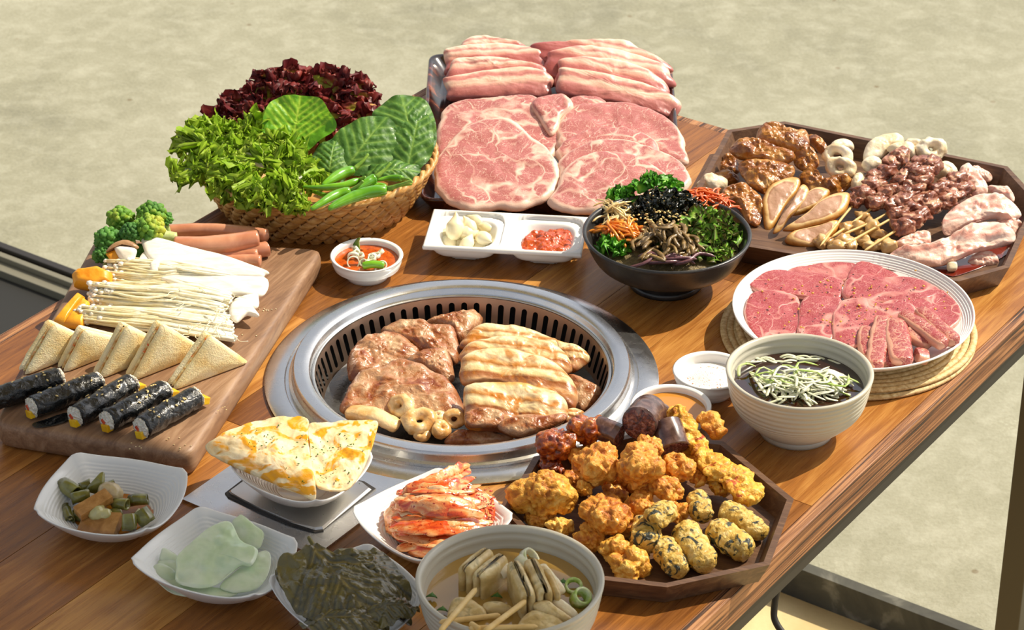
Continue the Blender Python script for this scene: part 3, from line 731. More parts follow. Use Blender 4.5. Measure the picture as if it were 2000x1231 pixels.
BEL = [
 ('left', 'rearmost', [(235, 110), (265, 72), (330, 57), (430, 75), (520, 98), (560, 135), (560, 190), (240, 200)], 0.048),
 ('right', 'rearmost', [(560, 130), (570, 98), (700, 85), (900, 78), (1010, 85), (1065, 118), (1175, 172), (1180, 230), (640, 190)], 0.048),
 ('left', 'second from the back', [(157, 150), (165, 120), (250, 105), (350, 96), (480, 100), (600, 122), (630, 165), (635, 250), (200, 250), (168, 190)], 0.044),
 ('right', 'second from the back', [(636, 160), (655, 130), (800, 108), (950, 122), (1080, 158), (1180, 196), (1207, 240), (1190, 300), (660, 260)], 0.044),
 ('left', 'second from the front', [(185, 205), (210, 170), (300, 163), (400, 163), (520, 182), (640, 212), (645, 300), (200, 300)], 0.040),
 ('right', 'second from the front', [(688, 215), (700, 165), (850, 158), (960, 172), (1090, 215), (1180, 270), (1200, 330), (1100, 340), (700, 310)], 0.040),
 ('left', 'frontmost', [(155, 268), (170, 250), (330, 224), (480, 207), (560, 208), (640, 233), (668, 265), (655, 300), (640, 350), (400, 358), (190, 357), (172, 310)], 0.035),
 ('right', 'frontmost', [(690, 240), (700, 205), (820, 222), (1000, 260), (1130, 298), (1220, 338), (1257, 372), (1247, 412), (1205, 445), (1080, 410), (900, 372), (690, 330)], 0.035)]
for i, (side, pos, pts, h) in enumerate(BEL):
    slab('pork_belly_slice', f'raw pork belly slice, {pos} of the {side} stack on the lacquer tray', 'meat', 2, pts, h, 32, 0.013, M['rawbelly' if 'front' in pos and 'second' not in pos else 'rawbelly2'], bump=0.0018, bf=55, seed=i, edge=2.2, dome=0.002, td=90 - (14 if side == 'right' else -4), nth=96, rings=16, group=g)
NK = [
 ('small raw pork neck piece behind the right stack, on the lacquer tray', [(700, 380), (740, 345), (820, 335), (900, 355), (930, 400), (860, 430), (720, 430)], 0.036, 12),
 ('raw pork neck slice, rear of the right stack, marbled', [(680, 520), (690, 450), (740, 395), (850, 368), (960, 365), (1100, 393), (1205, 450), (1262, 520), (1282, 590), (1275, 650), (1150, 640), (900, 600), (700, 590)], 0.034, 14),
 ('raw pork neck slice, rear of the left stack, marbled', [(118, 560), (135, 460), (160, 390), (250, 357), (380, 345), (520, 335), (600, 350), (660, 400), (700, 470), (690, 580), (600, 640), (400, 640), (150, 640)], 0.034, 14),
 ('curled raw pork neck piece between the two stacks, topmost at the middle', [(560, 375), (610, 340), (700, 325), (740, 350), (755, 390), (700, 430), (690, 480), (650, 510), (600, 440)], 0.045, 12),
 ('raw pork neck slice, second of the right stack', [(676, 620), (700, 560), (800, 500), (900, 484), (1020, 490), (1130, 535), (1160, 600), (1100, 660), (800, 690)], 0.038, 14),
 ('raw pork neck slice under the frontmost one, right stack, nearest the tray side', [(690, 700), (700, 620), (830, 548), (950, 538), (1080, 565), (1180, 600), (1250, 640), (1295, 700), (1290, 752), (1200, 800), (900, 830), (720, 800)], 0.036, 14),
 ('round raw pork neck slice with a white fat rim, front of the left stack', [(112, 700), (128, 620), (190, 540), (290, 465), (400, 442), (490, 460), (570, 530), (650, 590), (690, 660), (693, 740), (650, 805), (520, 852), (400, 852), (290, 866), (190, 835), (120, 775)], 0.035, 14),
 ('raw pork neck slice at the front of the right stack, behind the black bowl', [(636, 835), (680, 760), (710, 680), (780, 625), (880, 598), (1000, 600), (1100, 640), (1200, 710), (1180, 780), (1000, 850), (850, 872), (740, 868)], 0.034, 14)]
for i, (lb, pts, h, t) in enumerate(NK):
    slab('pork_neck_slice', lb, 'meat', 2, pts, h + 0.005, t, 0.012, M['neck'], bump=0.0016, bf=45, seed=20 + i, edge=2.2, dome=0.002, rough=0.02, nth=110, rings=18, group='raw pork neck slices on the lacquer tray')

# ================================================================== vegetable basket
bc, br = circ(617, 303, 462, 0.055); bb, _ = circ(612, 374, 400, 0.0)
def basket():
    c = vec([bc[0], bc[1], T]); rows = 6; gs = []; n = 44
    def rad(z): return 0.098 + (br - 0.098) * min(1, (z / 0.055)) ** 0.75
    for k in range(rows):
        z0 = 0.005 + k * 0.0088
        V = []; seg = n * 6; m = 8
        for i in range(seg):
            a = 2 * math.pi * i / seg; ph = (i / 6 + 0.5 * (k % 2)) % 1.0
            puff = math.sin(math.pi * ph) ** 0.6; lean = (ph - 0.5) * 0.007
            q = rad(z0) + 0.0005
            for j in range(m):
                b = 2 * math.pi * j / m
                V.append((c[0] + (q + (0.0028 * (0.35 + 0.65 * puff)) * math.cos(b)) * math.cos(a) * 1.0, c[1] + (q + (0.0028 * (0.35 + 0.65 * puff)) * math.cos(b)) * math.sin(a), c[2] + z0 + lean + 0.0062 * (0.35 + 0.65 * puff) * math.sin(b)))
        gs.append((np.array(V), grid_faces(seg, m) + [[(seg - 1) * m + j, j, (j + 1) % m, (seg - 1) * m + (j + 1) % m] for j in range(m)], np.tile((np.arange(seg) // 6 % 2) * 1.0, (m, 1)).T.ravel(), np.zeros(seg * m)))
    return gs
M['wicker'] = food('water_hyacinth', [(0.25, C('#8a5a22')), (0.5, C('#c08c48')), (0.75, C('#e2bd80'))], scale=70, rough=0.45, bump=0.5, bs=220, bd=0.001, stretch=(1, 1, 3), detail=5)
bk = thing('wicker_basket', 'round woven straw basket heaped with lettuce, leaves and green chillies', 'basket', vec([bc[0], bc[1], T]))
for gg in basket(): mk('woven_row', gg, M['wicker'], bk)
cb = vec([bc[0], bc[1], T])
mk('basket_base', lathe([(0.001, 0.001), (0.098, 0.001), (0.101, 0.004), (0.112, 0.02), (br - 0.004, 0.05), (br - 0.006, 0.05), (0.106, 0.018), (0.096, 0.006), (0.001, 0.005)], cb, 64, cap=False), M['wicker'], bk)
V = []; seg = 260; m = 7
gs = []
for strand in range(2):
    p = []
    for i in range(seg):
        a = 2 * math.pi * i / seg; w = a * 26 + strand * math.pi
        p.append((cb[0] + (br + 0.0024 * math.cos(w)) * math.cos(a), cb[1] + (br + 0.0024 * math.cos(w)) * math.sin(a), T + 0.056 + 0.0022 * math.sin(w)))
    p = np.array(p); V = []
    for i in range(seg):
        a = 2 * math.pi * i / seg; e = vec([math.cos(a), math.sin(a), 0])
        for j in range(m): b = 2 * math.pi * j / m; V.append(p[i] + e * 0.0032 * math.cos(b) + Z3 * 0.0032 * math.sin(b))
    gs.append((np.array(V), grid_faces(seg, m) + [[(seg - 1) * m + j, j, (j + 1) % m, (seg - 1) * m + (j + 1) % m] for j in range(m)]))
mk('braided_rim', join(gs), M['wicker'], bk)

# leaf builders
def frill_leaf(base, tip, wid, up, nrm_amp, seed, nl=30, nw=26, curl=0.4, ruf=0.010, freq=9, edge_cut=0.25, cup=0.3):
    """ruffled lettuce leaf from base to tip; s = 0 at the rib to 1 at the frilled edge"""
    base = vec(base); tip = vec(tip); d = tip - base; L = np.linalg.norm(d); d = d / L; up = vec(up); b = nrm(np.cross(d, up)); nn = np.cross(b, d)
    V = []; S = []; Q = []; rr = random.Random(seed); ph = rr.random() * 6
    for i in range(nl):
        u = i / (nl - 1)
        for j in range(nw):
            v = 2 * j / (nw - 1) - 1
            w = wid * (math.sin(min(1, u * 1.05 + 0.06) * math.pi * 0.62) ** 1.1)
            e = max(abs(v), max(0, (u - 0.6) / 0.4)); 
            nz = math.sin(u * freq * 3.1 + ph + v) * math.cos(v * 5 + ph * 2 + u * freq)
            lobes = 1 - edge_cut * e * (0.5 + 0.5 * math.sin(u * freq * 4.4 + v * 3 + ph))
            z = ruf * e ** 1.6 * (nz + 0.7 * math.sin(u * freq * 7 + v * 11 + ph * 3) + 0.4 * math.sin(u * freq * 13 - v * 17)) + cup * w * v * v - curl * L * u * u * 0.5
            V.append(base + d * (L * u * (1 - 0.1 * v * v)) * (1 if u < .9 else lobes) + b * w * v * lobes + nn * z); S.append(e); Q.append(u)
    return np.array(V), grid_faces(nl, nw, wrap=False), np.array(S), np.array(Q)
def crisp(G, amp, f, seed):
    V = np.asarray(G[0]); s = np.asarray(G[2])
    D = np.c_[fbm(V * f, seed, 2), fbm(V * f, seed + 11, 2), fbm(V * f, seed + 23, 2)]
    return (V + D * (amp * np.clip(s, 0.15, 1) ** 1.2)[:, None],) + tuple(G[1:])
def leafmat(name, stops, rough=0.42, bs=120, trans=0.25, bump=0.4, wt=0.0, ws=1.0, wn=0.5, off=-0.25, scale=70):
    n = NT(name); v = n.math('ADD', n.math('MULTIPLY', n.attr('s'), ws), n.math('MULTIPLY', n.noise(scale, 4, 0.5), wn)); v = n.math('ADD', v, off)
    c = n.ramp(v, stops); n.bump(n.noise(bs, 4, 0.5), bump, 0.0015); n.fin(c, rough, coat=0.05, spec=0.35)
    tr = n.n('BsdfTranslucent'); n.l(c, tr.inputs[0]); mx = n.n('MixShader'); mx.inputs[0].default_value = trans
    out = n.t.nodes['Material Output']; n.l(n.b.outputs[0], mx.inputs[1]); n.l(tr.outputs[0], mx.inputs[2]); n.l(mx.outputs[0], out.inputs[0]); return n.m
M['redlet'] = leafmat('red_lettuce', [(0.10, C('#b4c83c')), (0.30, C('#a8883a')), (0.42, C('#a8483a')), (0.7, C('#80302e')), (0.98, C('#501a24'))], trans=0.3, off=-0.38)
M['frisee'] = leafmat('frisee', [(0.02, C('#fdfdee')), (0.16, C('#f4f6c0')), (0.34, C('#dcec78')), (0.6, C('#c6dc50')), (0.98, C('#98c42c'))], trans=0.45, off=-0.35)
def P3(k, x, y, h): return P(*kp(k, x, y), h)
rl = random.Random(3)
# red lettuce leaves: fans of ruffled tips across the back of the basket
RT = [(300, 380), (350, 350), (420, 300), (470, 260), (540, 235), (600, 210), (650, 175), (700, 150), (760, 130), (830, 130), (900, 135), (960, 150), (1020, 140), (1080, 160), (1130, 200), (1170, 240), (1190, 300), (1180, 350),
      (380, 430), (450, 400), (520, 340), (600, 300), (680, 250), (760, 220), (840, 210), (920, 220), (1000, 230), (1080, 270), (1120, 340), (640, 340), (1060, 350), (990, 300), (480, 340), (560, 400), (300, 460), (1100, 420)]
for i, (x, y) in enumerate(RT):
    top = P3(1, x + rl.uniform(-12, 12), y + rl.uniform(-8, 8), 0.100 - 0.045 * (abs(x - 800) / 520) ** 1.6 - (0.012 if i > 17 else 0))
    base = top + vec([rl.uniform(-0.02, 0.02) + (0.03 if x < 600 else 0), -0.012 + rl.uniform(-0.02, 0.01), -0.055 + rl.uniform(-0.01, 0.01)])
    G = frill_leaf(base, top, rl.uniform(0.028, 0.038), [rl.uniform(-0.6, 0.6), -1, 0.45], 0, i, nl=36, nw=40, curl=rl.uniform(-0.2, 0.5), ruf=0.007, freq=rl.uniform(5, 8), edge_cut=0.35, cup=rl.uniform(-0.3, 0.3))
    mk('red_lettuce_leaf', crisp(crisp(G, 0.0055, 62, i), 0.0028, 170, 300 + i), M['redlet'], label='dark red ruffled lettuce leaf at the back of the basket', cat='lettuce leaf', group='red lettuce leaves at the back of the basket')
# frisee
FR_ = [(120, 480, 420, 620), (170, 520, 450, 640), (110, 560, 430, 680), (230, 480, 500, 620), (300, 520, 560, 640), (400, 540, 600, 660), (480, 500, 620, 680), (540, 420, 600, 640), (180, 620, 480, 720), (90, 770, 300, 720), (200, 700, 500, 760), (280, 760, 560, 780), (330, 820, 620, 800),
       (420, 850, 700, 820), (500, 900, 720, 830), (560, 940, 760, 850), (620, 560, 860, 720), (700, 600, 880, 740), (560, 560, 800, 700), (640, 680, 850, 780), (700, 800, 860, 880), (760, 930, 860, 900), (860, 640, 760, 760), (900, 760, 720, 700), (460, 640, 700, 760), (350, 700, 600, 720), (940, 720, 800, 830), (680, 920, 820, 880), (380, 620, 640, 700), (250, 600, 520, 700)]
for i, (x, y, bx, by) in enumerate(FR_):
    hh = 0.064 + 0.022 * (1 - min(1, abs(x - 560) / 480)) * (1 if y < 780 else 0.3)
    tip = P3(1, x, y, hh); base = P3(1, bx, by, 0.058 + rl.uniform(0, 0.012))
    G = frill_leaf(base, tip, rl.uniform(0.020, 0.030), [rl.uniform(-0.5, 0.5), -0.5, 1], 0, 50 + i, nl=56, nw=44, curl=rl.uniform(-0.1, 0.35), ruf=0.006, freq=rl.uniform(6, 10), edge_cut=0.75, cup=rl.uniform(0.0, 0.5))
    mk('frisee_leaf', crisp(crisp(G, 0.006, 75, 90 + i), 0.0042, 210, 190 + i), M['frisee'], label='bright green frilly salad leaf at the front left of the basket', cat='salad leaf', group='frilly green leaves in the basket')
# broad leaves with veins: s = vein distance, t = length
def broad_leaf(k, out, h, tilt, az, stem, tipp, seed, cup=0.012, puck=0.0011, n=64):
    """outline (crop k), stem and tip points give the midrib"""
    pp = [kp(k, *a) for a in out]; c = np.mean(pp, 0); fr = Frame(c[0], c[1], h, tilt, az)
    b = spline([fr.uv(*a) for a in pp], 90, True); cc = b.mean(0); st = vec(fr.uv(*kp(k, *stem))); tp = vec(fr.uv(*kp(k, *tipp)))
    ax = tp - st; L = np.linalg.norm(ax); ax /= L; pe = vec([-ax[1], ax[0]]); V = []; S = []; Q = []
    rings = 30; size = np.sqrt(np.ptp(b[:, 0]) * np.ptp(b[:, 1]))
    for i in range(rings):
        q = i / (rings - 1); xy = cc + (b - cc) * q; a = (xy - st) @ ax; w = (xy - st) @ pe
        vd = abs(w) / L
        for m_ in range(1, 7):      # side veins leaving the midrib at 45 degrees
            a0 = L * (m_ - 0.5) / 7.0; dd = abs((a - a0) - abs(w) * 0.95) * 0.72 / L + 0.0025; vd = np.minimum(vd, dd)
        vd = np.clip(vd / 0.055, 0, 1)
        z = cup * ((w / (0.5 * size)) ** 2 + 0.5 * ((a - L / 2) / (0.5 * size)) ** 2) * 1.0 + puck * (vd ** 0.5) * (1 + 0.9 * fbm(np.c_[xy * 230, np.full(len(xy), seed)], seed, 2)) + 0.002 * q ** 3 * np.sin(np.arange(90) / 90 * 2 * math.pi * 7 + seed)
        V.append(fr.w(xy[:, 0], xy[:, 1], z)); S.append(vd); Q.append(a / L)
    return np.vstack(V), grid_faces(rings, 90), np.concatenate(S), np.concatenate(Q)
M['green1'] = leafmat('cabbage_leaf', [(0.0, C('#e8f48c')), (0.12, C('#b8dc4c')), (0.4, C('#8cc030')), (0.95, C('#62a022'))], wn=0.35, off=-0.12, bs=200, trans=0.22, rough=0.4)
M['green2'] = leafmat('dark_leaf', [(0.0, C('#b4d070')), (0.12, C('#7fa648')), (0.4, C('#588434')), (0.95, C('#406c26'))], wn=0.35, off=-0.12, bs=200, trans=0.16, rough=0.5)
LV = [('large dark green leaf at the rear right of the basket, rising highest', [(1250, 420), (1300, 340), (1440, 292), (1560, 330), (1610, 440), (1618, 560), (1570, 660), (1480, 640), (1350, 560)], 0.088, 30, (1500, 650), (1420, 300), 'green2'),
      ('dark green leaf at the far right edge of the basket', [(1340, 420), (1450, 345), (1560, 400), (1600, 520), (1590, 640), (1500, 740), (1400, 720), (1300, 600)], 0.080, 32, (1450, 740), (1530, 380), 'green2'),
      ('broad dark green leaf with pale veins, behind the chillies', [(1060, 500), (1140, 450), (1280, 415), (1370, 450), (1420, 560), (1410, 660), (1320, 740), (1200, 770), (1060, 730), (960, 640)], 0.076, 34, (1080, 750), (1330, 430), 'green2'),
      ('crumpled dark green leaf between the pale leaf and the broad one', [(900, 640), (960, 570), (1050, 530), (1100, 600), (1110, 700), (1080, 780), (990, 770), (930, 720)], 0.068, 28, (1000, 780), (1040, 550), 'green2'),
      ('dark leaf lying at the right rim of the basket behind the chilli stems', [(1180, 720), (1300, 680), (1440, 670), (1530, 700), (1520, 780), (1400, 790), (1250, 790)], 0.062, 22, (1200, 760), (1520, 720), 'green2'),
      ('bright green round leaf standing in the middle of the basket', [(625, 480), (665, 370), (740, 325), (860, 318), (960, 345), (1010, 420), (1050, 510), (960, 580), (860, 640), (760, 610), (640, 560)], 0.090, 42, (790, 625), (840, 325), 'green1')]
for i, (lb, out, h, tl, st, tp, mt) in enumerate(LV):
    mk('cabbage_leaf', broad_leaf(1, out, h, tl, -90, st, tp, i, cup=-0.010 if i != 5 else 0.006), M[mt], label=lb, cat='leaf', group='broad green leaves in the basket')
# chillies
M['chili'] = food('green_chilli', [(0.3, C('#4e8f14')), (0.7, C('#7dbb26'))], scale=30, rough=0.22, coat=0.6, bump=0.1, bs=120, sss=0.05)
M['stem'] = food('chilli_stem', [(0.3, C('#5f8f24')), (0.7, C('#9bc04c'))], scale=90, rough=0.4, bump=0.2)
CH = [([(800, 870), (880, 850), (1000, 890), (1150, 900)], (1200, 885), 0.058, 'dark green chilli mostly hidden under the pile, in the basket', 9),
      ([(1280, 800), (1340, 785), (1400, 785), (1425, 790)], (1480, 810), 0.064, 'short green chilli nearest the dark leaf, behind the others', 13),
      ([(965, 830), (1010, 800), (1080, 760), (1150, 735)], (1230, 645), 0.070, 'green chilli with the tallest stem, pointing up to the leaves', 20),
      ([(850, 835), (950, 840), (1080, 830), (1180, 795)], (1210, 780), 0.069, 'long green chilli lying across the middle of the pile', 14),
      ([(1140, 860), (1190, 830), (1240, 800), (1270, 785)], (1360, 695), 0.070, 'green chilli with a long curved stem, right of the tallest one', 19),
      ([(900, 965), (960, 930), (1050, 880), (1130, 860)], (1200, 800), 0.072, 'plump green chilli at the front rim, pointing down left', 19),
      ([(1000, 965), (1080, 920), (1200, 875), (1340, 850)], (1480, 800), 0.072, 'largest green chilli, front right of the pile against the rim', 22),
      ([(1150, 880), (1200, 850), (1290, 835), (1330, 845)], (1480, 820), 0.063, 'green chilli tucked behind the largest one', 16)]
for i, (pt, st, h, lb, w) in enumerate(CH):
    p = [P3(1, x, y, h + 0.001 * j) for j, (x, y) in enumerate(pt)]; r = w / 2.931 / 1800 * 1.55
    t = thing('green_chilli', lb, 'chilli', p[1] - vec([0, 0, r]), 'green chillies in the basket')
    mk('pod', tube(p, lambda u: r * (0.25 + 0.75 * min(1, u * 1.8) ** 0.7) * (1 - 0.25 * max(0, u - 0.85) / 0.15), 28, 14, ends=0.08, bump=0.0004, bf=60, seed=i), M['chili'], t)
    e = P3(1, *st, h + 0.016); q = p[-1] * 0.5 + e * 0.5 + vec([0.002, 0, 0.001])
    mk('stem', tube([p[-1] - (p[-1] - p[-2]) * 0.03, q, e], lambda u: r * 0.42 * (1 - 0.6 * min(1, u * 2)) + 0.0007, 14, 8, ends=0.02), M['stem'], t)

# ================================================================== condiment dish contents
M['garlic'] = food('garlic', [(0.3, C('#ead9a4')), (0.7, C('#fbf3d2'))], scale=50, rough=0.3, coat=0.3, sss=0.2, bump=0.1, stretch=(1, 1, 1))
def garlic(c, L, w, az, el, seed):
    d = vec([math.cos(R(az)) * math.cos(R(el)), math.sin(R(az)) * math.cos(R(el)), math.sin(R(el))])
    side = nrm(np.cross(d, [0.2, 0.1, 1])); p = [vec(c) - d * L / 2, vec(c) - d * L * 0.1 + side * w * 0.12, vec(c) + d * L * 0.25 + side * w * 0.1, vec(c) + d * L / 2]
    return sweep(p, lambda u: w * (0.62 + 0.38 * math.sin(min(1, u * 1.3) * math.pi)) * (1 - 0.82 * max(0, u - 0.45) / 0.55), lambda u: w * 0.9 * (0.62 + 0.38 * math.sin(min(1, u * 1.3) * math.pi)) * (1 - 0.8 * max(0, u - 0.45) / 0.55), 20, 12, sq=1.75, ends=0.2, bump=0.0003, seed=seed)
GL = [(205, 950, .028, 80, 50, 1.3), (130, 975, .012, 95, 20, .7), (165, 1025, .012, 170, 5, 1.0), (170, 985, .014, 60, 10, 1.0), (260, 985, .020, 200, 15, 1.2), (300, 925, .020, 150, 20, 1.0), (345, 960, .016, 160, 10, .95), (265, 1025, .016, 60, 30, 1.0),
      (350, 1010, .018, -60, 10, 1.15), (310, 1045, .010, 170, 0, .9), (385, 985, .012, 120, 10, .85), (270, 945, .026, 120, 30, 1.0), (215, 1020, .010, 190, 0, .9), (330, 985, .010, 30, 0, .9), (230, 990, .012, 300, 10, 1.0)]
for i, (x, y, h, az, el, s1) in enumerate(GL):
    mk('garlic_clove', garlic(P3(2, x, y, h), 0.024 * s1, 0.0078 * s1, az, el, i), M['garlic'], label='peeled garlic clove heaped in the left well of the white dish', cat='garlic', group='garlic cloves in the left well')
M['paste'] = food('chilli_paste', [(0.3, C('#a83a10')), (0.55, C('#c9521c')), (0.75, C('#dd7030'))], scale=160, rough=0.22, coat=0.7, bump=0.6, bs=320, bd=0.002, sss=0.05)
pf = Frame(*kp(2, 645, 1015), 0.016)
mk('chilli_paste', pad(pf, [pf.uv(*kp(2, *a)) for a in ((500, 1040), (540, 985), (600, 965), (700, 958), (770, 990), (778, 1050), (740, 1075), (620, 1080), (520, 1065))], 0.010, bump=0.0028, bf=110, dome=0.006, rings=26, nth=110, edge=1.7, seed=4), M['paste'], label='glossy red chilli bean paste in the right well of the white dish', cat='sauce')

# ================================================================== scallion sauce in the small dish
M['redsauce'] = food('thin_chilli_sauce', [(0.3, C('#a83c0c')), (0.7, C('#d2661c'))], scale=120, rough=0.12, coat=0.6, bump=0.25, bs=400, spots=[(380, 0.62, 0.68, C('#7a1c08'))])
def disc(c, r, z, wob=0.0, n=48, rise=0.0004): return lathe([(0.0003, z), (r * 0.5, z), (r * 0.9, z), (r, z + rise)], c, n, cap=False)
c, r, _ = D1
mk('chilli_sauce', disc(c, inner(r * .58, r, .026, .8, .003, .019) + 0.001, 0.019), M['redsauce'], label='orange-red chilli sauce in the small dish beside the basket', cat='sauce', loc=c + vec([0, 0, .01]))
def scallion_ring(c, r, hh, rz, tilt, m, name, label, group, thick=0.0007, parent=None, cat='scallion'):
    G = lathe([(r - thick, 0), (r, 0), (r, hh), (r - thick, hh), (r - thick, 0)], (0, 0, 0), 20, cap=False)
    mt = rotm(rz, tilt, 0); return mk(name, xf(G, mt, c), m, parent, label, cat, group)
M['scal'] = food('scallion', [(0.35, C('#dfe8b4')), (0.55, C('#a9c75c')), (0.75, C('#6c9c2c'))], scale=120, rough=0.3, coat=0.4, bump=0.1, sss=0.1)
M['scalw'] = food('scallion_white', [(0.3, C('#dfe3b8')), (0.6, C('#f1efd8')), (0.8, C('#c4d98c'))], scale=60, rough=0.3, coat=0.4, bump=0.15, sss=0.1, stretch=(1, 1, 1))
rr = random.Random(9)
for i in range(13):
    a = rr.uniform(0, 6.28); q = r * 0.62 * math.sqrt(rr.random())
    scallion_ring(c + vec([q * math.cos(a), q * math.sin(a), 0.0195 + rr.uniform(0, .004)]), rr.uniform(.004, .0068), rr.uniform(.003, .006), rr.uniform(0, 360), rr.uniform(10, 80), M['scalw'], 'scallion_ring', 'pale scallion ring floating on the orange sauce in the small dish', 'scallion rings in the small sauce dish', 0.0013)
mk('chilli_slice', tube([P3(5, 505, 48, .024), P3(5, 560, 40, .026), P3(5, 612, 46, .024)], 0.0042, 14, 10), M['chili'], label='bright green chilli piece at the front of the small orange sauce dish', cat='chilli')
mk('leaf_sprig', sweep([P3(1, 1165, 1200, .020), P3(1, 1160, 1160, .030), P3(1, 1175, 1128, .040)], lambda u: .0045 * (1 - .5 * u), .0006, 14, 8), M['green2'], label='dull green leaf standing up in the small orange sauce dish', cat='leaf')

# ================================================================== bibimbap bowl
rimz = 0.062
mk('cooked_rice', lathe([(0.0004, 0.050), (0.04, 0.048), (0.062, 0.045), (0.078, 0.040)], BB, 64, cap=False), food('rice_dark', [(0.3, C('#5a4a30')), (0.7, C('#8a7a50'))], scale=200, bump=0.8, bs=400, bd=0.003), label='bed of seasoned rice and sprouts at the base of the black bowl', cat='rice', kind='stuff', loc=BB + vec([0, 0, .02]))
def shreds(name, label, cat, k, cx, cy, rx, ry, h, n, L, r, m, seed, curl=0.5, pile=0.012, flat=1.0, az=None, azs=180, kind='stuff', parent=None, group=None, sl=10):
    rr = random.Random(seed); gs = []; c = P3(k, cx, cy, h)
    for i in range(n):
        a = rr.uniform(0, 6.28); q = math.sqrt(rr.random()); p = c + vec([q * rx * math.cos(a), q * ry * math.sin(a), pile * (1 - q * q) * rr.uniform(0.3, 1)])
        z = (az if az is not None else 0) + rr.uniform(-azs, azs); d = vec([math.cos(R(z)), math.sin(R(z)), rr.uniform(-0.35, 0.35)]); s = vec([-d[1], d[0], 0]); l = L * rr.uniform(0.6, 1.1)
        pts = [p - d * l / 2 - Z3 * 0.003, p - d * l / 6 + s * l * curl * rr.uniform(-.3, .3) + Z3 * .001, p + d * l / 6 + s * l * curl * rr.uniform(-.3, .3) + Z3 * .001, p + d * l / 2 - Z3 * 0.003]
        gs.append(sweep(pts, r * rr.uniform(.7, 1.2), r * flat * rr.uniform(.7, 1.2), sl, 5, sq=2.2, ends=0.1))
    return mk(name, join(gs), m, parent, label, cat, group, kind)
M['carrot'] = food('carrot', [(0.3, C('#d4640c')), (0.7, C('#f5a030'))], scale=60, rough=0.3, coat=0.4, bump=0.1, sss=0.1)
M['carrot2'] = food('seasoned_radish', [(0.3, C('#d04c10')), (0.7, C('#f07a2c'))], scale=60, rough=0.3, coat=0.4, bump=0.1, sss=0.1)
M['sprout'] = food('bean_sprout', [(0.3, C('#c9a25a')), (0.7, C('#ecd9a0'))], scale=60, rough=0.3, coat=0.4, bump=0.1, sss=0.1)
M['fern'] = food('braised_beef', [(0.3, C('#54401f')), (0.55, C('#84683a')), (0.75, C('#b0945c'))], scale=120, rough=0.45, coat=0.2, bump=0.6, bs=300)
M['seaweed'] = food('seaweed', [(0.3, C('#10140f')), (0.6, C('#1e2418')), (0.8, C('#3c4030'))], scale=120, rough=0.25, coat=0.5, bump=0.6, bs=200, spots=[(420, .64, .67, C('#d8b060'))])
M['parsley'] = leafmat('parsley', [(0.0, C('#a8dc50')), (0.4, C('#6cb832')), (0.95, C('#468c20'))], trans=0.25)
M['lett2'] = leafmat('green_lettuce', [(0.05, C('#e0f0a0')), (0.35, C('#b0dc50')), (0.7, C('#7cb838')), (0.97, C('#5a5028'))], trans=0.3)
M['shiso'] = food('purple_root', [(0.3, C('#4c2c34')), (0.7, C('#80545a'))], scale=80, rough=0.35, coat=0.3)
shreds('bean_sprouts', 'pale bean sprouts at the left of the black bowl', 'bean sprouts', 2, 940, 905, .018, .024, .056, 46, .034, .0011, M['sprout'], 1, pile=.014, az=70, azs=70)
shreds('carrot_shreds', 'orange carrot strips at the lower left of the black bowl', 'carrot', 2, 985, 990, .022, .022, .054, 60, .034, .0015, M['carrot'], 2, pile=.014, az=-50, azs=60)
shreds('carrot_shreds', 'bright orange seasoned strips at the upper right rim of the black bowl', 'carrot', 2, 1365, 850, .026, .030, .054, 70, .034, .0013, M['carrot2'], 3, pile=.014, az=100, azs=80)
shreds('shredded_beef', 'brown shredded beef at the front of the black bowl', 'beef', 2, 1190, 1040, .032, .028, .056, 84, .040, .0024, M['fern'], 4, pile=.020, az=80, azs=50, flat=.7)
shreds('bellflower_roots', 'dark purplish strip lying along the front of the black bowl', 'root', 2, 1190, 1100, .030, .004, .056, 8, .050, .0018, M['shiso'], 5, pile=.004, az=5, azs=14)
def flakes(name, label, cat, k, cx, cy, rx, ry, h, n, size, m, seed, pile=.012, kind='stuff', amp=.006, f=120, asp=1.0):
    rr = random.Random(seed); gs = []; c = P3(k, cx, cy, h)
    for i in range(n):
        a = rr.uniform(0, 6.28); q = math.sqrt(rr.random()); p = c + vec([q * rx * math.cos(a), q * ry * math.sin(a), pile * (1 - q * q)])
        d = nrm([rr.uniform(-1, 1), rr.uniform(-1, 1), rr.uniform(-.2, .9)]); G = frill_leaf(p - d * size / 2, p + d * size / 2, size * .5 * asp, [rr.uniform(-.6, .6), -.5, 1], 0, seed * 100 + i, nl=9, nw=8, curl=rr.uniform(0, .6), ruf=size * .14, freq=6, edge_cut=.6)
        gs.append(crisp(G, amp, f, i))
    return mk(name, join(gs), m, None, label, cat, None, kind)
flakes('seaweed_flakes', 'black crumbled seaweed with sesame in the middle of the black bowl', 'seaweed', 2, 1190, 880, .036, .028, .060, 76, .018, M['seaweed'], 6, pile=.016, asp=.6)
flakes('parsley_leaves', 'fresh green parsley sprigs at the back rim of the black bowl', 'herb', 2, 1135, 785, .028, .014, .064, 40, .013, M['parsley'], 7, pile=.014)
flakes('lettuce_pieces', 'torn green lettuce at the right of the black bowl', 'lettuce', 2, 1370, 980, .028, .030, .054, 46, .024, M['lett2'], 8, pile=.016)
flakes('lettuce_pieces', 'torn green and reddish lettuce at the lower right rim of the black bowl', 'lettuce', 2, 1330, 1060, .034, .016, .050, 40, .022, M['lett2'], 18, pile=.008)
flakes('lettuce_pieces', 'dark green leafy bits at the lower left of the black bowl, beside the carrot', 'lettuce', 2, 935, 1055, .018, .012, .050, 18, .016, M['parsley'], 9, pile=.008)
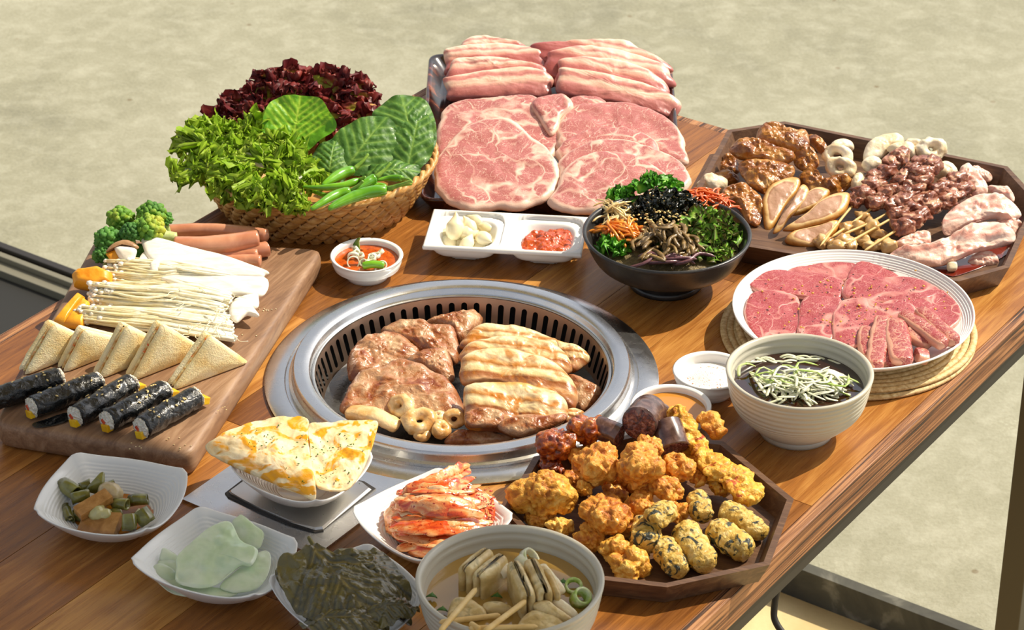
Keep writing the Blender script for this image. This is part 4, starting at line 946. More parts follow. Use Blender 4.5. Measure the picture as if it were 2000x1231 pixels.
flakes('lettuce_pieces', 'dark green leafy bits at the upper left rim of the black bowl', 'lettuce', 2, 985, 820, .014, .010, .056, 14, .016, M['parsley'], 10, pile=.006)
rr = random.Random(5); gs = []
for i in range(150):
    a = rr.uniform(0, 6.28); q = math.sqrt(rr.random()); p = P3(2, 1190, 890, .074) + vec([q * .042 * math.cos(a), q * .034 * math.sin(a), -0.012 * q + rr.uniform(-.004, .003)])
    gs.append(lump(p, (.0020, .0012, .0009), rotm(rr.uniform(0, 360), rr.uniform(-40, 40)), 0, 1, 0, 7, 1))
M['sesame'] = NT('sesame').fin(C('#e6c684'), 0.4, sss=.1)
mk('sesame_seeds', join(gs), M['sesame'], label='toasted sesame seeds scattered over the seaweed in the black bowl', cat='sesame', kind='stuff')
# ================================================================== walnut board foods
BH = 0.028
M['saus'] = food('sausage_skin', [(0.3, C('#b87454')), (0.7, C('#d69a78'))], scale=40, rough=0.28, coat=0.4, bump=0.1, sss=0.1)
SG = [([(770, 172), (930, 165), (1080, 172), (1245, 192)], .0075, .009, 'back sausage of the pile, reaching from the broccoli to the basket'),
      ([(1000, 262), (1100, 262), (1200, 258), (1238, 250)], .0082, .0085, 'short sausage end at the right of the pile, second lowest'),
      ([(930, 290), (1030, 284), (1110, 280), (1195, 282)], .0070, .007, 'thin sausage lying on the board under the big one'),
      ([(1040, 312), (1100, 308), (1150, 306), (1208, 310)], .0070, .007, 'frontmost sausage beside the white mushroom slices'),
      ([(800, 240), (930, 240), (1060, 228), (1200, 208)], .0105, .0175, 'thick sausage with slanting cuts, topmost in front')]
for i, (pt, r, h, lb) in enumerate(SG):
    p = [P3(4, x, y, BH + h) for x, y in pt]
    mk('sausage', tube(p, lambda u: r, 30, 16, ends=0.05, bump=0.0003, seed=i), M['saus'], label='brown ' + lb, cat='sausage', group='sausages on the walnut board')
def floret(c, r, seed, green):
    rr = random.Random(seed); gs = []
    n = 46
    for i in range(n):
        z = 1 - 1.35 * i / n; a = i * 2.39996; q = math.sqrt(max(0, 1 - z * z)); d = vec([q * math.cos(a), q * math.sin(a), z])
        gs.append(lump(vec(c) + d * r * rr.uniform(.74, .95), (r * .27,) * 3, None, .25, 2.2, .22, 6, 2, seed * 50 + i))
    gs.append(lump(c, (r * .8, r * .8, r * .75), None, .1, 2, .05, 6, 2, seed)); return join(gs)
M['broc'] = food('broccoli', [(0.30, C('#3c741c')), (0.48, C('#6c9c28')), (0.62, C('#a0b030')), (0.8, C('#d0b83c'))], scale=38, rough=0.6, bump=0.7, bs=900, bd=0.001, detail=3)
M['broc2'] = food('dark_broccoli', [(0.30, C('#2f6420')), (0.6, C('#4f8c2c')), (0.8, C('#86a838'))], scale=38, rough=0.6, bump=0.7, bs=900, bd=0.001, detail=3)
M['bstem'] = food('broccoli_stem', [(0.3, C('#a8c070')), (0.7, C('#dbe0a8'))], scale=60)
BR = [(700, 100, 62, .034, 0, 'yellowish green broccoli floret at the very top of the pile'), (560, 120, 62, .026, 0, 'yellow-green broccoli floret, upper left of the pile'), (765, 115, 34, .026, 1, 'dark green broccoli floret at the back right'),
      (500, 215, 60, .024, 1, 'dark green broccoli floret at the left edge'), (690, 165, 68, .034, 0, 'yellow broccoli floret facing front, beside the pale stem'), (605, 180, 46, .034, 1, 'dark green broccoli floret in the middle of the pile'),
      (475, 285, 42, .014, 1, 'dark broccoli floret low at the left, above the pumpkin'), (645, 265, 36, .014, 1, 'small dark broccoli floret behind the white mushroom')]
for i, (x, y, r, h, dk, lb) in enumerate(BR):
    c = P3(4, x, y, BH + h); q = r / 2.3676 / 1840
    t = thing('broccoli_floret', lb + ' on the walnut board', 'broccoli', c - vec([0, 0, h]), 'broccoli on the walnut board')
    mk('crown', floret(c, q, i, dk), M['broc2' if dk else 'broc'], t)
    e = c + vec([0.018 if i in (0, 4) else 0.004, -0.004, -h + 0.004]); mk('stem', tube([c, (c + e) / 2 + vec([0, 0, .001]), e], q * .32, 10, 10), M['bstem'], t)
mk('cut_broccoli', tube([P3(4, 730, 190, BH + .022), P3(4, 775, 195, BH + .020), P3(4, 820, 203, BH + .018)], .0062, 10, 8), M['bstem'], label='pale cut broccoli stem between the florets and the sausages', cat='broccoli')
M['oyster'] = food('king_oyster', [(0.3, C('#e8ddc8')), (0.7, C('#fbf8ee'))], scale=50, rough=0.5, bump=0.25, bs=150, sss=0.15, stretch=(1, 4, 4))
M['ocap'] = food('mushroom_cap', [(0.3, C('#8a6446')), (0.7, C('#b89066'))], scale=80, rough=0.4)
OY = [('long white slice of king oyster mushroom with a pointed end, farthest back', [(650, 198), (662, 186), (720, 192), (860, 232), (1040, 280), (1232, 345), (1225, 362), (1195, 374), (1000, 372), (800, 345), (690, 290)], .026, 12),
      ('white king oyster slice with a brown cap edge, behind the thin mushrooms', [(636, 330), (650, 270), (700, 240), (760, 262), (900, 330), (1100, 370), (1232, 380), (1225, 450), (1150, 460), (900, 430), (700, 370)], .020, 10),
      ('white mushroom stalk end poking out below the second slice', [(1080, 480), (1180, 452), (1196, 470), (1190, 512), (1130, 520)], .014, 6),
      ('pointed white mushroom slice end at the right of the thin mushrooms', [(1060, 545), (1075, 490), (1150, 480), (1165, 505), (1198, 550), (1140, 545), (1090, 580)], .016, 6),
      ('small curled white mushroom slice with brown edge, over the second slice', [(690, 320), (720, 290), (745, 280), (740, 300), (730, 340), (700, 345)], .026, 10)]
for i, (lb, pts, h, t) in enumerate(OY):
    slab('mushroom_slice', lb, 'mushroom', 4, pts, BH + h, t, .006, M['oyster'], bump=.0006, seed=i + 5, edge=3, dome=.0015, group='king oyster mushroom slices')
mt_ = thing('small_mushroom', 'small brown-capped mushroom leaning on the pumpkin beside the broccoli', 'mushroom', P3(4, 590, 320, BH))
slab('cap', None, None, 4, [(488, 262), (505, 235), (540, 213), (590, 206), (637, 232), (632, 246), (590, 232), (540, 236)], BH + .034, 40, .007, M['ocap'], parent=mt_, dome=.003)
slab('stem', None, None, 4, [(525, 240), (575, 232), (628, 248), (620, 300), (635, 340), (590, 350), (560, 310)], BH + .026, 45, .010, M['oyster'], parent=mt_, dome=.003)
M['pump'] = food('pumpkin', [(0.3, C('#e08a08')), (0.7, C('#f7b830'))], scale=40, rough=0.45, bump=0.4, bs=220, sss=0.15, coat=.1)
M['pskin'] = food('pumpkin_rind', [(0.3, C('#c47808')), (0.7, C('#dc9c1c'))], scale=60, rough=0.5)
PU = [('large orange pumpkin chunk below the broccoli', [(325, 350), (345, 330), (450, 315), (515, 345), (512, 390), (440, 420), (335, 400)], .026, 30, .022),
      ('orange pumpkin wedge left of the two at the board edge', [(243, 572), (300, 500), (362, 436), (390, 455), (340, 520), (292, 592)], .014, 14, .014),
      ('orange pumpkin wedge right of the two at the board edge', [(288, 588), (340, 515), (385, 460), (412, 480), (410, 530), (375, 602)], .015, 14, .014),
      ('orange pumpkin piece tucked under the mushroom heads', [(420, 450), (480, 430), (520, 450), (500, 480), (440, 500)], .012, 14, .012),
      ('orange pumpkin slice standing behind the small mushroom', [(484, 270), (530, 250), (560, 300), (570, 350), (530, 335)], .022, 50, .010)]
for i, (lb, pts, h, t, th) in enumerate(PU):
    slab('pumpkin_piece', lb, 'pumpkin', 4, pts, BH + h, t, th, M['pump'], bump=.0005, seed=i + 15, edge=5, round_=(i in (3,)), group='pumpkin pieces on the walnut board', smooth=True) if False else mk('pumpkin_piece', pad(Frame(*kp(4, *np.mean(pts, 0)), BH + h, t), [Frame(*kp(4, *np.mean(pts, 0)), BH + h, t).uv(*kp(4, *a)) for a in pts], th, bump=.0005, seed=i, edge=6, round_=False), M['pump'], label=lb, cat='pumpkin', group='pumpkin pieces on the walnut board', smooth=50)
# enoki bundles
M['enoki'] = food('enoki', [(0.3, C('#ecdcac')), (0.5, C('#f8efd0')), (0.7, C('#fdfaea'))], scale=60, rough=0.42, bump=0.1, sss=0.1, wt=0.35, off=-0.2)
def enoki(name, label, a0, a1, b0, b1, h, n, seed, spread=1.0):
    """stems run from between a0-a1 (heads) to between b0-b1 (cut ends), crop 4 points"""
    rr = random.Random(seed); st = []; hd = []; A0, A1, B0, B1 = [P3(4, *q, BH) for q in (a0, a1, b0, b1)]
    t = thing('enoki_bundle', label, 'mushrooms', (A0 + B1) / 2, 'enoki mushroom bundles')
    for i in range(n):
        f = rr.random(); g_ = min(1, max(0, f + rr.gauss(0, .12))); lay = rr.random() ** 0.8; zz = h * lay * (1 - (2 * f - 1) ** 2 * .6)
        a = A0 * (1 - f) + A1 * f; b = B0 * (1 - g_) + B1 * g_; d = b - a; a = a + d * rr.uniform(-.03, .16); b = b + d * rr.uniform(-.06, .01)
        w = vec([rr.gauss(0, .0028), rr.gauss(0, .0028), 0]) * spread
        p = [a + Z3 * (zz + .0025 + rr.uniform(-.001, .003)), a * .66 + b * .34 + w + Z3 * (zz + .004), a * .33 + b * .67 - w + Z3 * (zz + .004), b + Z3 * (zz * .8 + .0022)]
        r = rr.uniform(.0010, .0016)
        st.append(sweep(p, lambda u: r * (1 + .25 * u), lambda u: r * (1 + .2 * u), 12, 5, sq=2, ends=0)); q = r * rr.uniform(1.6, 2.6); hd.append(lump(p[0], (q, q, q * .8), None, .1, 1, 0, 7, 1))
    mk('stems', join(st), M['enoki'], t, kind='stuff'); mk('heads', join(hd), M['oyster'], t, kind='stuff')
enoki('enoki', 'rear bundle of thin white mushrooms, cut ends beside the big slices', (545, 350), (470, 450), (1145, 400), (1120, 480), .020, 170, 1)
enoki('enoki', 'middle bundle of thin white mushrooms with curly root threads', (455, 470), (420, 540), (1085, 490), (1050, 590), .020, 170, 2)
enoki('enoki', 'front bundle of thin white mushrooms behind the sandwiches', (420, 570), (345, 610), (1060, 590), (1095, 700), .014, 150, 3)
rr = random.Random(4); gs = []
for i in range(46):
    p = P3(4, rr.uniform(760, 1090), rr.uniform(430, 690), BH + rr.uniform(.016, .026)); L = rr.uniform(.008, .028); a = rr.uniform(0, 6.28); q = [p]
    for k in range(3): a += rr.uniform(-1, 1); q.append(q[-1] + vec([math.cos(a), math.sin(a), rr.uniform(-.3, .2)]) * L / 3)
    gs.append(sweep(q, .0004, .0004, 10, 4, sq=2, ends=0))
mk('mushroom_threads', join(gs), M['enoki'], label='loose curly threads lying over the thin white mushrooms', cat='mushrooms', kind='stuff')
# sandwiches
n = NT('bread'); v = n.noise(750, 3, .3); w = n.noise(280, 4, .3); n.bump(n.math('ADD', n.math('MULTIPLY', v, 1.0), w), 0.55, .0014)
M['bread'] = n.fin(n.ramp(n.noise(28, 4, .4), [(0.33, C('#e8c274')), (0.5, C('#f4e2ae')), (0.7, C('#f9efcc'))]), 0.8, sss=.1)
M['crumb'] = food('egg_filling', [(0.35, C('#c98a3a')), (0.6, C('#f0dc9c'))], scale=160, bump=.5, bs=300, spots=[(300, .62, .66, C('#e8601c')), (260, .66, .69, C('#2a1c14'))])
SW = [((120, 845), (475, 705), (262, 602), 'leftmost'), ((300, 832), (655, 692), (402, 630), 'second from the left'), ((465, 862), (822, 722), (598, 612), 'middle'), ((615, 872), (972, 732), (762, 603), 'second from the right'), ((805, 915), (1160, 782), (985, 658), 'rightmost')]
for i, (c_, b_, a_, pos) in enumerate(SW):
    Cw = P3(4, *c_, BH); Bw = P3(4, *b_, BH); f = 0.44; base = Cw * (1 - f) + Bw * f
    # height of the apex from its photo point, above the base line
    pf_ = Frame(0, 0, 0, 90, math.degrees(math.atan2(-(Bw - Cw)[0], (Bw - Cw)[1])) + 180, o=Cw)
    u_, v_ = pf_.uv(*kp(4, *a_)); Aw = pf_.w([u_], [v_], [0])[0]
    pd = nrm(np.cross(Z3, Bw - Cw)); 
    if pd[0] > 0: pd = -pd
    t = thing('sandwich', f'triangular white bread sandwich standing on its long edge, {pos} of the five', 'sandwich', (Cw + Bw) / 2, 'triangular sandwiches on the walnut board')
    tri = np.array([Cw, Bw, Aw])
    def tslab(o0, o1, shrink, seed, nsub=14, r=.0016):
        cc = tri.mean(0); q = cc + (tri - cc) * shrink; V = []; F = []
        fr = Frame(0, 0, 0, 0, 0, o=cc); e1 = nrm(q[1] - q[0]); fr.n = nrm(np.cross(Z3, e1)); fr.n = fr.n if np.dot(fr.n, pd) > 0 else -fr.n; fr.x = e1; fr.y = np.cross(fr.n, e1)
        uv_ = [((z - cc) @ fr.x, (z - cc) @ fr.y) for z in q]; fr.o = cc + fr.n * 0
        # round the corners a little
        o = []
        for k in range(3):
            a, b, d = vec(uv_[k - 1]), vec(uv_[k]), vec(uv_[(k + 1) % 3]); s1 = b + nrm(a - b) * .004; s2 = b + nrm(d - b) * .004
            o += [s1, b * .5 + (s1 + s2) * .25, s2]
        fr.o = cc - fr.n * 0 + pd * o1
        G = pad(fr, o, o1 - o0, bump=.0006, bf=260, edge=4, rings=14, nth=108, seed=seed, round_=False, dome=.0008)
        return G
    mk('bread_slice', tslab(0.0, .0085, 1.0, i * 3), M['bread'], t, smooth=60)
    mk('filling', tslab(.0085, .0110, .965, i * 3 + 1), M['crumb'], t)
    mk('bread_slice', tslab(.0110, .0195, 1.0, i * 3 + 2), M['bread'], t, smooth=60)
# seaweed rice rolls
n = NT('nori'); a_ = n.noise(120, 4, .8, stretch=(1, 1, 1)); n.bump(a_, 0.9, .0025); n.bump(n.noise(420, 3, 0), .25, .0006)
M['nori'] = n.fin(n.ramp(a_, [(0.35, C('#07090a')), (0.7, C('#14181a'))]), n.ramp(n.noise(200, 3, 0), [(0.3, 0.16), (0.7, 0.38)]), coat=0.25, spec=.6, coatr=.08)
M['rice'] = food('white_rice', [(0.3, C('#d8d2c0')), (0.7, C('#f6f2e6'))], scale=300, rough=.4, bump=1.0, bs=420, bd=.002, sss=.15, bvor=True)
M['yel'] = food('pickled_radish', [(0.3, C('#dba400')), (0.7, C('#f7cc20'))], scale=60, rough=.25, coat=.4, bump=.2, sss=.15)
M['redst'] = food('red_filling', [(0.3, C('#b02818')), (0.7, C('#e06038'))], scale=90, rough=.3, coat=.4)
KB = [((-60, 955), (275, 850), 'leftmost, cut off by the picture edge'), ((150, 985), (455, 868), 'second from the left'), ((350, 1025), (608, 880), 'middle'), ((498, 1048), (762, 908), 'second from the right'), ((655, 1080), (905, 938), 'rightmost, nearest the board corner')]
for i, (a, b, pos) in enumerate(KB):
    r = .0112; A = P3(4, *a, BH + r); B = P3(4, *b, BH + r); d = nrm(B - A); L = np.linalg.norm(B - A)
    t = thing('seaweed_rice_roll', f'glossy black seaweed rice roll with sesame, {pos}', 'rice roll', A * .5 + B * .5 - Z3 * r, 'seaweed rice rolls on the walnut board')
    s = np.cross(d, Z3); rr = random.Random(i)
    G = sweep([A + (B - A) * f + s * rr.uniform(-.0008, .0008) for f in (0, .33, .66, 1)], r, r * .95, 60, 40, sq=2.15, ends=.03, bump=.0007, bf=150, seed=i); mk('seaweed_wrap', G, M['nori'], t)
    for e, o_ in ((A, -d), (B, d)):
        mk('rice', lump(e + o_ * .0008, (.0096, .0096, .0036), np.array(Vector(o_).to_track_quat('Z', 'Y').to_matrix()), .1, 2, .12, 9, 4, i), M['rice'], t)
    mk('pickled_radish', boxG(A - d * .0030 - Z3 * .0046 + s * .002, d, nrm(s + Z3 * .2), nrm(Z3 - s * .2), .0035, .0044, .0036, .0008), M['yel'], t, smooth=False)
    mk('red_strip', boxG(A - d * .0028 + Z3 * .0010 - s * .0012, d, nrm(s + Z3), nrm(Z3 - s), .0022, .0018, .0026, .0006), M['redst'], t, smooth=False)
    if i in (2, 3, 4): mk('pickled_radish', boxG(B + d * .004 - Z3 * .0030 + s * .004, nrm(d - Z3 * .4), s, nrm(Z3 + d * .4), .006, .0050, .0035, .0008), M['yel'], t, smooth=False)
    sg = []
    for k in range(13 if i else 7):
        f = rr.uniform(.15, .85); an = rr.uniform(-.9, .9); nn = Z3 * math.cos(an) + s * math.sin(an); pp = A + (B - A) * f + nn * (r + .0004)
        m3 = np.array(Vector(nn).to_track_quat('Z', 'Y').to_matrix()) @ rotm(rr.uniform(0, 360)); sg.append(lump(pp, (.0018, .0010, .0006), m3, 0, 1, 0, 7, 1))
    mk('sesame_seeds', join(sg), M['sesame'], t, kind='stuff')
slab('seaweed_scrap', 'flat scrap of black seaweed on the board between two rolls', 'seaweed', 4, [(150, 1060), (200, 1040), (300, 1010), (330, 1025), (300, 1050), (220, 1070), (165, 1075)], BH + .002, 0, .001, M['nori'], bump=.0008)
rr = random.Random(2); gs = []
for i in range(26):
    x, y = rr.choice([(820, 1140, ), (600, 1160), (1150, 660), (1240, 520), (830, 1160), (1000, 980)]); gs.append(lump(P3(4, x + rr.uniform(-60, 60), y + rr.uniform(-20, 20), BH + .0006), (.0008, .0006, .0005), None, .3, 2, 0, 1, 1, i))
mk('crumbs', join(gs), M['bread'], label='tiny crumbs and seeds on the bare part of the walnut board', cat='crumbs', kind='stuff')
# ================================================================== meat on the grill
def grilled(name, c1, c2, c3, c4, sc_=32, rough=.28, sss=.08):
    n = NT(name); a = n.noise(sc_, 4, 1.0); b = n.noise(sc_ * 4, 4, .5)
    c = n.ramp(n.math('ADD', n.math('MULTIPLY', a, .75), n.math('MULTIPLY', b, .25)), [(0.38, c1), (0.45, c2), (0.52, c3), (0.64, c4)])
    sr = n.math('ADD', n.attr('s'), n.math('MULTIPLY', n.math('SUBTRACT', b, .5), .5)); c = n.mix(n.ramp(sr, [(0.86, 0.0), (1.05, .75)]), c, c1)
    n.bump(b, .7, .003); n.bump(n.noise(600, 3, .2), .35, .0008)
    return n.fin(c, n.ramp(b, [(0.3, rough * .7), (0.7, rough * 1.5)]), coat=.45, coatr=.15, sss=sss)
M['gneck'] = grilled('grilled_neck', C('#84401a'), C('#a86a3e'), C('#b88862'), C('#d2ac84'))
GN = [('small browned pork piece at the back edge of the grill', [(790, 300), (840, 275), (900, 262), (1000, 242), (1055, 240), (1080, 275), (1040, 335), (970, 385), (930, 340), (860, 310)], .004, 10, .018),
      ('grilled pork neck slice, rear of the left pile', [(600, 345), (625, 305), (665, 287), (720, 290), (790, 294), (880, 312), (945, 325), (962, 370), (975, 440), (950, 495), (880, 470), (800, 440), (720, 400)], .006, 14, .016),
      ('grilled pork neck slice at the left, second of the pile', [(432, 510), (440, 440), (490, 385), (540, 352), (620, 342), (700, 358), (750, 395), (785, 430), (760, 470), (680, 500), (600, 540), (500, 560), (445, 560)], .004, 12, .018),
      ('small reddish grilled pork slice between the two left ones', [(715, 480), (760, 445), (830, 428), (905, 432), (932, 470), (945, 560), (900, 580), (820, 530)], .008, 12, .014),
      ('large browned pork neck slice, front of the left pile', [(400, 710), (415, 650), (450, 580), (490, 540), (570, 520), (640, 490), (690, 475), (760, 492), (860, 530), (930, 580), (975, 650), (996, 720), (960, 748), (880, 756), (760, 742), (640, 748), (560, 752), (460, 728)], .008, 14, .018)]
for i, (lb, pts, h, t, th) in enumerate(GN):
    slab('grilled_pork_neck', lb, 'meat', 5, pts, h, t, th, M['gneck'], bump=.0030, bf=70, dome=.003, rings=26, nth=130, rough=.02, seed=60 + i, edge=2, group='grilled pork neck slices')
n = NT('grilled_belly'); b = n.noise(60, 4, .8); v = n.math('ADD', n.attr('t'), n.math('MULTIPLY', n.math('SUBTRACT', n.noise(26, 5, .6), .5), .26))
c = n.ramp(v, [(0.06, C('#84441e')), (0.16, C('#b88058')), (0.25, C('#dcb080')), (0.31, C('#b47c54')), (0.39, C('#9a5828')), (0.44, C('#e4c48c')), (0.55, C('#f0dcac')), (0.62, C('#b87838')), (0.67, C('#d8a468')), (0.75, C('#f2e0b4')), (0.88, C('#f4deaa')), (0.96, C('#dc9c3c'))])
c = n.mix(n.ramp(n.noise(45, 4, 1.0), [(0.52, 0.0), (0.66, .8)]), c, C('#c4781c')); c = n.mix(n.ramp(n.math('ADD', n.attr('s'), n.math('MULTIPLY', n.noise(90, 3, .5), .3)), [(1.02, 0.0), (1.16, .8)]), c, C('#a05a1c')); n.bump(b, .6, .002); n.bump(n.noise(500, 3, 0), .3, .0008)
M['gbelly'] = n.fin(c, n.ramp(b, [(0.3, .2), (0.7, .42)]), coat=.4, coatr=.15, sss=.1)
GB = [('grilled belly piece leaning at the right wall of the grill', [(1420, 395), (1470, 400), (1540, 425), (1597, 475), (1560, 515), (1500, 545), (1450, 470)], .002, 24, .010),
      ('dark grilled belly piece low at the right of the grill', [(1480, 560), (1540, 565), (1610, 595), (1648, 620), (1630, 670), (1590, 705), (1540, 722), (1500, 660)], -.006, 20, .012),
      ('golden grilled scrap at the front right edge of the grill', [(1470, 730), (1520, 715), (1566, 735), (1530, 765), (1480, 790), (1450, 770)], -.004, 16, .010),
      ('reddish grilled slice lowest at the front of the grill', [(895, 862), (930, 830), (980, 815), (1100, 818), (1190, 838), (1232, 852), (1180, 870), (1050, 880), (930, 878)], -.006, 12, .012),
      ('rearmost golden pork belly slice on the grill', [(970, 420), (1000, 365), (1050, 318), (1100, 308), (1200, 315), (1320, 340), (1420, 378), (1460, 420), (1400, 470), (1100, 440)], .010, 22, .014),
      ('second pork belly slice from the back on the grill, thick white fat', [(972, 480), (980, 430), (1030, 395), (1150, 368), (1250, 370), (1400, 400), (1470, 440), (1505, 500), (1495, 540), (1400, 560), (1100, 500)], .014, 24, .014),
      ('third pork belly slice from the back on the grill, browned lower edge', [(985, 590), (972, 500), (985, 462), (1050, 430), (1150, 422), (1300, 445), (1420, 490), (1500, 560), (1535, 640), (1525, 690), (1490, 708), (1300, 650), (1150, 600)], .016, 24, .016),
      ('frontmost pork belly slice on the grill, layered and golden', [(988, 640), (1000, 600), (1100, 586), (1250, 592), (1380, 612), (1460, 655), (1490, 700), (1480, 760), (1420, 805), (1330, 838), (1250, 850), (1150, 820), (1010, 806), (992, 740)], .014, 26, .014), ('reddish lean flap folded over the front left of the frontmost slice', [(993, 745), (1030, 722), (1100, 712), (1165, 728), (1182, 760), (1160, 805), (1080, 808), (1005, 802)], .014, 24, .007), ('brown lean strip along the front edge of the frontmost slice', [(1150, 800), (1200, 762), (1300, 748), (1400, 756), (1470, 738), (1478, 765), (1410, 808), (1330, 838), (1250, 852), (1180, 832)], .012, 24, .008)]
for i, (lb, pts, h, t, th) in enumerate(GB):
    slab('grilled_pork_belly', lb, 'meat', 5, pts, h, t, th, M['gbelly'] if i not in (1, 3, 8, 9) else M['gneck'], bump=.0022, bf=50, dome=.003, rings=30, nth=150, rough=.012, seed=80 + i, edge=2, td=90 - 10, group='grilled pork belly slices')
M['gut'] = food('grilled_intestine', [(0.3, C('#b8752e')), (0.45, C('#dcae6c')), (0.62, C('#ecd2a0'))], scale=45, rough=.28, coat=.4, bump=.5, bs=160, bd=.002, sss=.15)
def ring(c, R0, r, nrm_, seed, squash=.8, bump=.0012, lip=1.0, n=40):
    q = np.array(Vector(nrm_).to_track_quat('Z', 'Y').to_matrix()); V = []; m = 14
    for i in range(n):
        a = 2 * math.pi * i / n
        for j in range(m):
            b = 2 * math.pi * j / m; V.append(((R0 + r * math.cos(b)) * math.cos(a), (R0 + r * math.cos(b)) * math.sin(a) * squash, r * lip * math.sin(b)))
    V = np.array(V); S = np.tile(np.cos(np.linspace(0, 2 * math.pi, m, endpoint=False)) * .5 + .5, n); V = V + V / (np.linalg.norm(V, axis=1)[:, None] + 1e-6) * (bump * fbm(V * 140, seed, 3))[:, None]
    F = grid_faces(n, m) + [[(n - 1) * m + j, j, (j + 1) % m, (n - 1) * m + (j + 1) % m] for j in range(m)]
    return V @ q.T + vec(c), F, S, np.zeros(len(V))
IR = [(690, 715, .004, .0085, .0062, (-.5, -.6, .6), 'ring of grilled intestine standing against the front pork slice'), (778, 788, .000, .0105, .0072, (.1, -.5, .9), 'large golden ring of grilled intestine with a hole, front of the grill'),
      (880, 825, -.004, .0062, .0056, (.6, -.3, .8), 'rounded grilled intestine piece right of the large ring'), (945, 778, -.002, .0070, .0050, (0, -.9, .4), 'brown grilled intestine ring below the pork slice'),
      (868, 766, .000, .0035, .0040, (0, -.4, .9), 'small grilled intestine bit above the large ring'), (790, 853, -.008, .004, .004, (0, -.4, .9), 'small grilled intestine bit at the front rim')]
for i, (x, y, h, R0, r, nn, lb) in enumerate(IR): mk('grilled_intestine', ring(P3(5, x, y, h), R0, r, nn, i, bump=.0014), M['gut'], label=lb, cat='meat', group='grilled intestine pieces')
mk('grilled_intestine', sweep([P3(5, 435, 745, -.004), P3(5, 520, 752, .000), P3(5, 600, 775, .0), P3(5, 680, 820, -.006)], lambda u: .010, .006, 34, 14, bump=.0012, bf=90, seed=3), M['gut'], label='long grilled intestine strip at the front left edge of the grill', cat='meat', group='grilled intestine pieces')

# ================================================================== beef on the white plate
M['beef'] = marbled('raw_beef', C('#ad4046'), C('#93323a'), C('#e2a093'), 12, 0.010, 0.965, rough=.38, fibre=.42, veins2=.6, coat=.3)
PZ = 0.0103 + 0.010
BF = [('raw beef slice at the back of the white plate', [(700, 185), (800, 128), (920, 96), (1060, 98), (1180, 122), (1190, 165), (1130, 215), (950, 210), (760, 210)], .006),
      ('raw beef slice at the back right of the white plate', [(1135, 215), (1150, 165), (1200, 120), (1290, 142), (1385, 188), (1390, 240), (1200, 240)], .007),
      ('raw beef slice at the left of the white plate, marbled', [(648, 232), (700, 190), (790, 158), (900, 172), (1100, 202), (1115, 250), (1105, 300), (1000, 300), (880, 290), (760, 285), (690, 265)], .010),
      ('raw beef slice at the right edge of the plate with pale fat', [(1300, 330), (1450, 300), (1580, 255), (1640, 290), (1690, 350), (1688, 410), (1640, 450), (1560, 470), (1400, 450)], .008),
      ('raw beef slice across the upper right of the plate', [(1118, 290), (1128, 215), (1200, 188), (1300, 200), (1440, 196), (1540, 222), (1600, 265), (1540, 300), (1400, 318), (1220, 318)], .012),
      ('raw beef slice at the lower left edge of the plate', [(636, 370), (645, 310), (680, 270), (760, 262), (850, 275), (900, 300), (912, 380), (905, 470), (780, 500), (700, 498), (650, 430)], .010),
      ('raw beef slice in the lower middle of the plate, behind the soy bowl', [(900, 400), (908, 330), (950, 290), (1060, 290), (1110, 305), (1085, 380), (1075, 490), (1000, 520), (900, 490)], .012),
      ('large raw beef slice in the lower right of the plate', [(1062, 420), (1080, 350), (1130, 305), (1220, 300), (1330, 325), (1450, 320), (1480, 380), (1420, 440), (1330, 440), (1250, 500), (1150, 540), (1075, 500)], .014)]
for i, (lb, pts, h) in enumerate(BF):
    slab('beef_slice', lb, 'meat', 6, pts, PZ + h, 5, .006, M['beef'], bump=.0009, bf=50, rings=18, nth=110, rough=.02, seed=100 + i, edge=2.5, group='raw beef slices on the white plate')
M['beefst'] = marbled('beef_strip', C('#ab3c42'), C('#8a2a30'), C('#dca288'), 60, .05, .80, rough=.35, fibre=.3)
ST = [([(1228, 455), (1225, 530), (1240, 600)], .008, .012, 'dark raw beef strip, first at the left, partly behind the bowl'), ([(1310, 405), (1290, 520), (1272, 645)], .010, .016, 'pale raw beef strip with fat edge, second from the left'),
      ([(1335, 570), (1335, 610), (1330, 640)], .012, .010, 'short wide raw beef strip at the front rim between the longer ones'), ([(1372, 415), (1385, 520), (1408, 625)], .013, .017, 'widest raw beef strip in the middle of the pile'),
      ([(1430, 465), (1480, 495), (1545, 535)], .011, .014, 'raw beef strip lying aslant, right of the widest one'), ([(1395, 385), (1500, 450), (1615, 540)], .009, .020, 'long raw beef strip reaching the right rim, second from the right'),
      ([(1485, 365), (1570, 440), (1665, 525)], .009, .020, 'longest raw beef strip at the far right of the pile'), ([(1470, 585), (1500, 590), (1530, 598)], .009, .009, 'small frayed beef scrap at the front rim of the plate')]
for i, (pt, w, h, lb) in enumerate(ST):
    mk('beef_strip', sweep([P3(6, x, y, PZ + h - .002 * j) for j, (x, y) in enumerate(pt)], lambda u: w * (.75 + .25 * math.sin(u * 3)), .0055, 30, 14, sq=3.2, bump=.0008, bf=110, seed=i, ends=.1, up=(0, -.2, 1)), M['beefst'], label=lb, cat='meat', group='raw beef strips on the white plate')
rr = random.Random(31)
M['gbit'] = NT('garlic_bits').fin(C('#d9a03c'), .4, sss=.1); M['pep'] = NT('pepper').fin(C('#2a1612'), .5)
